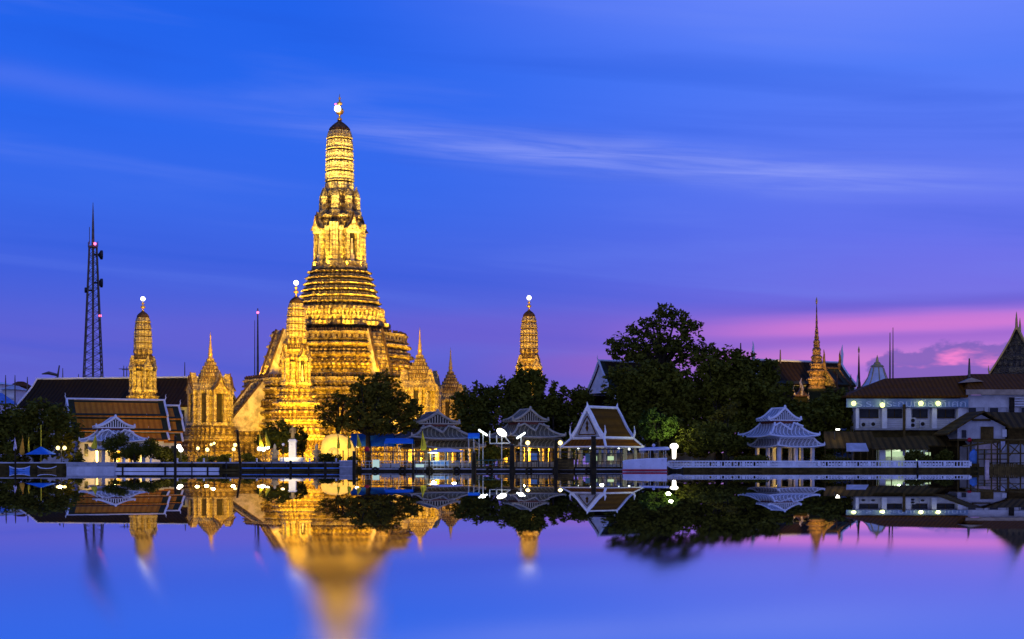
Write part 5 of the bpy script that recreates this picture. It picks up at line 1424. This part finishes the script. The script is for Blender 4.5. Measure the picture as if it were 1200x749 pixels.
m.loft([ell(z0+H*f, r*H, r*H, x*H, y*H, 8) for f, r, x, y in ((.80, .042, .14, 0), (.66, .038, .18, -.02), (.55, .03, .19, -.03), (.45, .024, .20, -.05), (.40, .02, .20, -.06))])
m.build('bronze_figure', 'gold_statue', t, True)
lamp_light('pedestal_light', (PX(341, d), d-4.6, 2.2), 900, (1, .80, .42), .3, 'SPOT', (PX(343, d), d, G+3.0), 80)
# stone lanterns and low planters by the statue
for i, (px, lab) in enumerate(((322, 'stone guardian left of the statue pedestal'), (371, 'stone guardian right of the statue pedestal'))):
    t = thing('guardian_statue', lab, 'statue', (PX(px, 252), 252, G), 0, 'stone guardians by the pedestal')
    m = MB(); m.box((0, 0, .5), (1.3, 1.1, 1.0)); m.build('plinth', 'stucco', t)
    m = MB(); m.lathe([(1.0, .5), (1.3, .55), (1.8, .35), (2.1, .42), (2.5, .48), (2.75, .2), (2.85, .24), (3.1, .26), (3.3, .2), (3.6, .05)], 10); m.build('figure', 'stucco', t, True)
    for sg in (-1, 1):
        m = MB(); m.tube([(sg*.45, 0, 2.5), (sg*.62, -.15, 2.0), (sg*.2, -.42, 1.75)], [.14, .12, .1], 6); m.build('arm', 'stucco', t)

# ------------------------------------------------------------------ tents
d = 249; k = d/F
t = thing('arched_tent', 'arched cream tent glowing yellow at the foot of the tower', 'tent', (PX(375, d), d, G))
m = MB(); arc = [(0, 0), (0, 2.3), (2.5*k, (547-517)*k), (7*k, (547-511)*k), (14*k, (547-508.5)*k), (23*k, (547-508.5)*k), (31*k, (547-512)*k), (37*k, (547-517)*k), (41*k, 2.6), (42*k, 0)]
m.loft([[(x, y, z) for x, z in arc] for y in (0, 3.5)]); m.build('canvas', 'cream', t)
m = MB(); n = 12
m.loft([[(16*k+8.5*k*math.cos(math.pi*i/n), y, 1.2+13*k*1.1*math.sin(math.pi*i/n)) for i in range(n+1)] for y in (-.08, -.02)]); m.build('arched_front', 'stucco', t)
m = MB(); m.b2(10*k, 22*k, -.16, -.1, .3, 1.4); m.build('low_opening', 'dark', t)
for x in (1, 14, 27, 41):
    m = MB(); m.tube([(x*k, -.15, 0), (x*k, -.15, 2.5)], .07, 5); m.build('post', 'wood', t)
lamp_light('tent_light', (PX(394, d), d-3.2, 3.7), 1500, (1, .60, .06), .3, 'SPOT', (PX(395, d), d, 2.3), 130)
def tarp(label, px0, px1, py0, py1, d, mat):
    k = d/F; root = thing('canopy_tent', label, 'canopy', (PX(px0, d), d, G), 0, 'blue canopies on the embankment')
    w = (px1-px0)*k; a, b = PZ(py1, d)-G, PZ(py0, d)-G
    m = MB(); m.loft([[(0, 0, a), (w, 0, a), (w, 0, a+.1), (0, 0, a+.1)], [(w*.02, 2.4, b), (w*.98, 2.4, b), (w*.98, 2.4, b+.1), (w*.02, 2.4, b+.1)], [(0, 4.6, a), (w, 4.6, a), (w, 4.6, a+.1), (0, 4.6, a+.1)]]); m.build('canopy', mat, root)
    for x in (.1, w/2, w-.1):
        for y in (.1, 4.5):
            m = MB(); m.tube([(x, y, 0), (x, y, a)], .06, 5); m.build('post', 'galv', root)
    return root
tarp('long blue canopy between the lit tent and the wide grey pavilion', 409, 462, 508.5, 523, 250, 'blue')
tarp('small blue canopy at the right end of the wide grey pavilion', 548, 562, 508, 514, 244.5, 'blue')
tarp('flat blue awning strip under the wide pavilion\'s left wing', 450, 484, 514, 520, 244.2, 'blue')

# ------------------------------------------------------------------ pier with steel frames
def pier(label, px0, px1, d, deck_py, beam_py, nposts, name='floating_pier', rail='galv', depth=4.5, rail_py=None):
    k = d/F; root = thing(name, label, 'pier', (PX(px0, d), d, 0)); w = (px1-px0)*k
    z = PZ(deck_py, d); zb = PZ(beam_py, d)
    m = MB(); m.b2(0, w, 0, depth, -.3, z); m.build('deck', 'pile', root)
    m = MB(); m.b2(0, w, -.06, -.01, z-.22, z-.05); m.build('edge_strip', 'grey_wall', root)
    for i in range(nposts):
        x = .2+(w-.4)*i/(nposts-1)
        for y in (.3, depth-.3):
            m = MB(); m.tube([(x, y, z), (x, y, zb)], .085, 5); m.build('post', 'steel', root)
    m = MB()
    for y in (.3, depth-.3): m.b2(0, w, y-.06, y+.06, zb-.14, zb)
    m.b2(0, w, .2, .32, zb-.75, zb-.65); m.build('roof_beam', 'steel', root)
    zr = z+1.0 if rail_py is None else PZ(rail_py, d)
    m = MB(); m.b2(0, w, .02, .1, zr-.05, zr+.04); m.b2(0, w, .03, .09, (z+zr)/2-.03, (z+zr)/2+.03); m.build('handrail', rail, root)
    n = int(w/.55)
    m = MB()
    for i in range(n+1): m.b2(w*i/n-.03, w*i/n+.03, .035, .085, z, zr-.05)
    m.build('baluster', rail, root)
    for i in range(int(w/4)):
        m = MB(); c = 2+i*4
        m.loft([[(c+(.42+.17*math.cos(a2))*math.cos(a1), -.22+.17*math.sin(a2), z-.35+(.42+.17*math.cos(a2))*math.sin(a1)) for a2 in [j*math.pi/3 for j in range(6)]] for a1 in [i2*math.pi/5 for i2 in range(11)]], False, False)
        m.build('tyre_fender', 'pile', root)
    return root
pier('steel framed floating pier in front of the wide grey pavilion', 424, 556, 239.5, 548.5, 529, 9, 'floating_pier', 'galv')
pier('green railed gangway landing below the oval floodlight', 558, 601, 240, 549, 538.8, 3, 'landing_stage', 'green_rail', 4, 539.2)
pier('dark steel framed pier below the two warm globes', 604, 672, 240, 549, 529, 6, 'floating_pier', 'steel')
pier('dark pier frame in front of the white sala', 674, 731, 240.3, 549, 526, 4, 'floating_pier', 'steel')
# things on the pier
def sign_box(label, px0, px1, py0, py1, d, mat, posts=True):
    k = d/F; root = thing('sign_board', label, 'sign', (PX((px0+px1)/2, d), d, .3)); w = (px1-px0)*k
    a, b = PZ(py1, d)-.3, PZ(py0, d)-.3
    m = MB(); m.b2(-w/2, w/2, 0, .15, a, b); m.build('panel', mat, root)
    m = MB(); m.b2(-w/2-.06, w/2+.06, -.03, .16, b, b+.07); m.b2(-w/2-.06, w/2+.06, -.03, .16, a-.07, a); m.build('frame', 'galv', root)
    m = MB()
    for sg in (-1, 1): m.tube([(sg*w*.4, .1, -.3), (sg*w*.4, .1, a)], .05, 5)
    m.build('leg', 'steel', root)
sign_box('pale lit square board at the left end of the pier', 436.5, 444.5, 539, 548, 239.2, 'lit_cool')
sign_box('blue board on the pier under the left warm globe', 622, 629.5, 531.5, 539, 243.3, 'blue_panel')
sign_box('low white lit counter on the pier below the canopy', 487, 497, 544, 547.5, 239.2, 'lit_cool')
sign_box('white and blue ticket counter under the small canopy', 504, 526, 540, 545.5, 242.6, 'blue_panel')
sign_box('pale counter at the left part of the pier', 447, 468, 543.5, 547.5, 242.8, 'pale_wall')
d = 240.6; k = d/F
t = thing('pier_canopy', 'small pale canopy with fluorescent lamp over the pier', 'canopy', (PX(524, d), d, PZ(549, d)))
def Zc(p): return PZ(p, d)-PZ(549, d)
m = MB(); m.loft([[(-21*k, -1, Zc(530)), (20*k, -1, Zc(529.4)), (20*k, 2.6, Zc(529.4)), (-21*k, 2.6, Zc(530))], [(-19*k, -.6, Zc(528.3)), (18*k, -.6, Zc(527.8)), (18*k, 2.2, Zc(527.8)), (-19*k, 2.2, Zc(528.3))], [(-7*k, .4, Zc(525.6)), (2*k, .4, Zc(525.4)), (2*k, 1.2, Zc(525.4)), (-7*k, 1.2, Zc(525.6))]]); m.build('roof', 'hull', t)
for x in (-18, -2, 17):
    for y in (-.6, 2):
        m = MB(); m.tube([(x*k, y, 0), (x*k, y, Zc(529.8))], .06, 5); m.build('post', 'galv', t)
m = MB(); m.lathe([(Zc(531.6), .25), (Zc(530.9), .75), (Zc(530.2), .6)], 10, (-16.5*k, -1.3, 0)); m.build('fluorescent_lamp', 'lamp_cool', t)
lamp_light('canopy_light', (-15*k, -1.6, Zc(534)), 260, (.85, 1, 1), .3, parent=t)
lamp_light('canopy_light', (8*k, .6, Zc(532.5)), 90, (.85, .95, 1), .3, parent=t)
t = tag(MB().ball((0, 0, 0), .42, 12, 8).build('round_buoy', 'red', None, True), 'bright red round buoy hung at the left end of the pier', 'buoy'); t.location = (PX(430, 240), 240, PZ(526.5, 240))
d = 240.4; k = d/F
t = thing('bridge_abutment', 'pale grey concrete block between the pontoon and pier', 'abutment', (PX(407, d), d, 0))
m = MB(); m.b2(-9*k, 9*k, 0, 3, -.4, PZ(541, d)); m.build('block', 'grey_wall', t)
m = MB(); m.b2(-9.6*k, 9.6*k, -.15, 3.1, PZ(541, d)+.003, PZ(539.5, d)); m.b2(-9.5*k, 9.5*k, -.1, 0, PZ(547.5, d), PZ(546.5, d)); m.build('ledge', 'pale_wall', t)
t = thing('storage_box', 'dark wooden box cabin between the pier frames', 'cabin', (PX(662, 239.6), 239.6, .3)); k = 239.6/F
m = MB(); m.b2(-10.5*k, 10.5*k, 0, 2, 0, PZ(538, 239.6)-.3); m.build('wall', 'wood', t)
m = MB()
for i in range(4): m.b2(-10.6*k, 3*k, -.05, -.005, .2+i*.42, .28+i*.42)
m.build('board', 'pile', t)
m = MB(); m.b2(-11.2*k, 11.2*k, -.15, 2.1, PZ(538, 239.6)-.297, PZ(537.2, 239.6)-.3); m.build('lid', 'pile', t)

# mooring piles in the river
def pile(label, px, d, top, r, lean=0.0, ledge=False):
    k = d/F; root = thing('mooring_pile', label, 'pile', (PX(px, d), d, 0), 0, 'timber piles standing in the river')
    h = PZ(top, d)
    m = MB(); m.tube([(0, 0, -1.2), (lean*k*.5+random.uniform(-.04, .04), 0, h*.5), (lean*k, 0, h)], [r*1.1, r, r*.85], 8); m.build('shaft', 'pile', root)
    m = MB(); m.lathe([(h-.02, r*.95), (h+.1, r*1.05), (h+.16, r*.5)], 8, (lean*k, 0, 0)); m.build('cap', 'steel', root)
    return root
for a in (('dark upright pile beside the white globe lamp at left', 205.5, 239, 512, .2, 0), ('tall leaning pile in front of the left stair', 283, 239, 505, .18, -5), ('short pile in front of the statue pedestal', 340.5, 238.5, 541, .2, 0),
          ('short thin pile under the white lamp cluster', 310, 239, 545, .1, 0), ('short pile in front of the lit tent', 362, 238.8, 544, .13, 0), ('low pile with dark knot right of the lit tent', 381, 238.8, 543, .2, 0),
          ('tall pile at the left corner of the pier', 415, 238.8, 530, .26, 0), ('thick dark pile between the pier and the gangway', 555.5, 238.6, 531, .34, 0), ('ragged thick pile at the right end of the green gangway', 600, 238.6, 522, .36, 0),
          ('tall thick pile between the globes and the sala', 651.5, 238.4, 516, .30, 0), ('thickest tall pile in front of the white sala', 695.5, 238.2, 512, .42, 0), ('short pile at the right river wall', 1075, 240, 542, .16, 0),
          ('slim pile at the middle of the pier', 484, 238.9, 535, .16, 0), ('slim pile right of the pale lit board', 503, 238.9, 530, .14, 0), ('thin bare pole at the left embankment near the shrine', 225, 239.5, 541, .1, 0), ('lone far left pile below the violet pennant', 18, 239, 527, .13, 0)): pile(*a)

# ------------------------------------------------------------------ ferry boat
def ferry():
    d = 236; k = d/F; root = thing('ferry_boat', 'small pale ferry boat with flat canopy moored right of the sala', 'boat', (PX(757, d), d, 0))
    def Z(p): return PZ(p, d)
    L = 26
    st = [(-27, .35, 541), (-24, .7, 540), (-15, 1.0, 539.2), (0, 1.1, 538.2), (14, 1.05, 537.8), (22, .9, 537.6), (23.5, .8, 537.6)]
    rings = []
    for x, w, p in st:
        y = w*1.7; zt = Z(p)
        rings.append([(x*k, -y, zt), (x*k, -y*.92, .35), (x*k, -y*.7, -.35), (x*k, y*.7, -.35), (x*k, y*.92, .35), (x*k, y, zt)])
    m = MB(); m.loft(rings); h = m.build('hull', 'hull', root)
    m = MB()
    for sg in (-1, 1): m.tube([(x*k, sg*w*1.7*.95, .22) for x, w, p in st], .13, 5)
    m.build('rubbing_strake', 'red', h)
    m = MB()
    for sg in (-1, 1): m.tube([(x*k, sg*w*1.7, Z(p)+.04) for x, w, p in st], .08, 5)
    m.build('gunwale', 'white_trim', h)
    for x in (-4, 4, 13, 22):
        for sg in (-1, 1):
            m = MB(); m.tube([(x*k, sg*1.55, Z(538)), (x*k, sg*1.55, Z(527.5))], .055, 5); m.build('canopy_post', 'galv', root)
    m = MB(); m.loft([[(-7*k, -2, Z(528.2)), (26*k, -2, Z(527.4)), (26*k, 2, Z(527.4)), (-7*k, 2, Z(528.2))], [(-7*k, -2, Z(526.3)), (26*k, -2, Z(525.5)), (26*k, 2, Z(525.5)), (-7*k, 2, Z(526.3))], [(-5*k, -.8, Z(524.6)), (25*k, -.8, Z(523.6)), (25*k, .8, Z(523.6)), (-5*k, .8, Z(524.6))]]); m.build('canopy', 'hull', root)
    m = MB(); m.ball((9*k, 0, Z(522)), .24, 8, 6); m.tube([(9*k, 0, Z(524.5)), (9*k, 0, Z(520))], .05, 5); m.build('mast_light', 'hull', root)
    for x in (0, 8, 16):
        m = MB(); m.b2(x*k-.2, x*k+.2, -1.3, 1.3, .7, 1.15); m.build('bench', 'wood', root)
ferry()

# small moored boats
def skiff(label, px, d, wpx, hull, rz=0.0):
    k = d/F; root = thing('rowing_boat', label, 'boat', (PX(px, d), d, 0), rz, 'small moored boats'); L = wpx*k/2
    rings = []
    for t in (-1, -.9, -.6, 0, .6, .9, 1):
        w = max(.05, .75*(1-abs(t)**2.6)); zt = .42+.35*abs(t)**3
        rings.append([(t*L, -w, zt), (t*L*.97, -w*.75, .08), (t*L*.93, 0, -.2), (t*L*.97, w*.75, .08), (t*L, w, zt), (t*L*.98, w*.85, zt-.08), (t*L*.95, 0, .1), (t*L*.98, -w*.85, zt-.08)])
    m = MB(); m.loft(rings); m.build('hull', hull, root)
    for t in (-.45, .1, .5):
        m = MB(); m.b2(t*L-.15, t*L+.15, -.6, .6, .3, .36); m.build('thwart', 'wood', root)
    m = MB()
    for sg in (-1, 1): m.tube([(r[0 if sg < 0 else 4][0], r[0 if sg < 0 else 4][1], r[0 if sg < 0 else 4][2]+.03) for r in rings], .05, 5)
    m.build('gunwale', 'white_trim', root)
skiff('small blue wooden boat at the far left below the pennants', 23, 239.8, 24, 'blue_panel')
skiff('small dark wooden boat beside the blue one', 55, 240.2, 22, 'wood')
skiff('small dark boat moored under the right river wall beside the ferry', 792, 240, 18, 'pile')

# tyres and bollards along the left embankment
for i in range(7):
    px = 150+i*38; d = 241.55
    t = thing('tyre_fender', 'worn black tyre hung on the left embankment wall', 'tyre', (PX(px, d), d, .72), 0, 'tyres on the left embankment wall')
    m = MB(); m.loft([[((.36+.15*math.cos(a2))*math.cos(a1), .12*math.sin(a2), (.36+.15*math.cos(a2))*math.sin(a1)) for a2 in [j*math.pi/3 for j in range(6)]] for a1 in [q*math.pi/7 for q in range(15)]], False, False); m.build('tyre_ring', 'pile', t)
    m = MB(); m.tube([(0, .05, .4), (.05, .1, .62)], .03, 4); m.build('rope', 'wood', t)
for i in range(9):
    px = 146+i*31; d = 242.1
    t = thing('bollard', 'short white bollard on the left embankment coping', 'bollard', (PX(px, d), d, 1.40), 0, 'bollards on the left embankment coping')
    m = MB(); m.lathe([(0, .16), (.08, .16), (.1, .11), (.42, .10), (.46, .16), (.54, .15), (.58, .05)], 10); m.build('post', 'white', t, True)
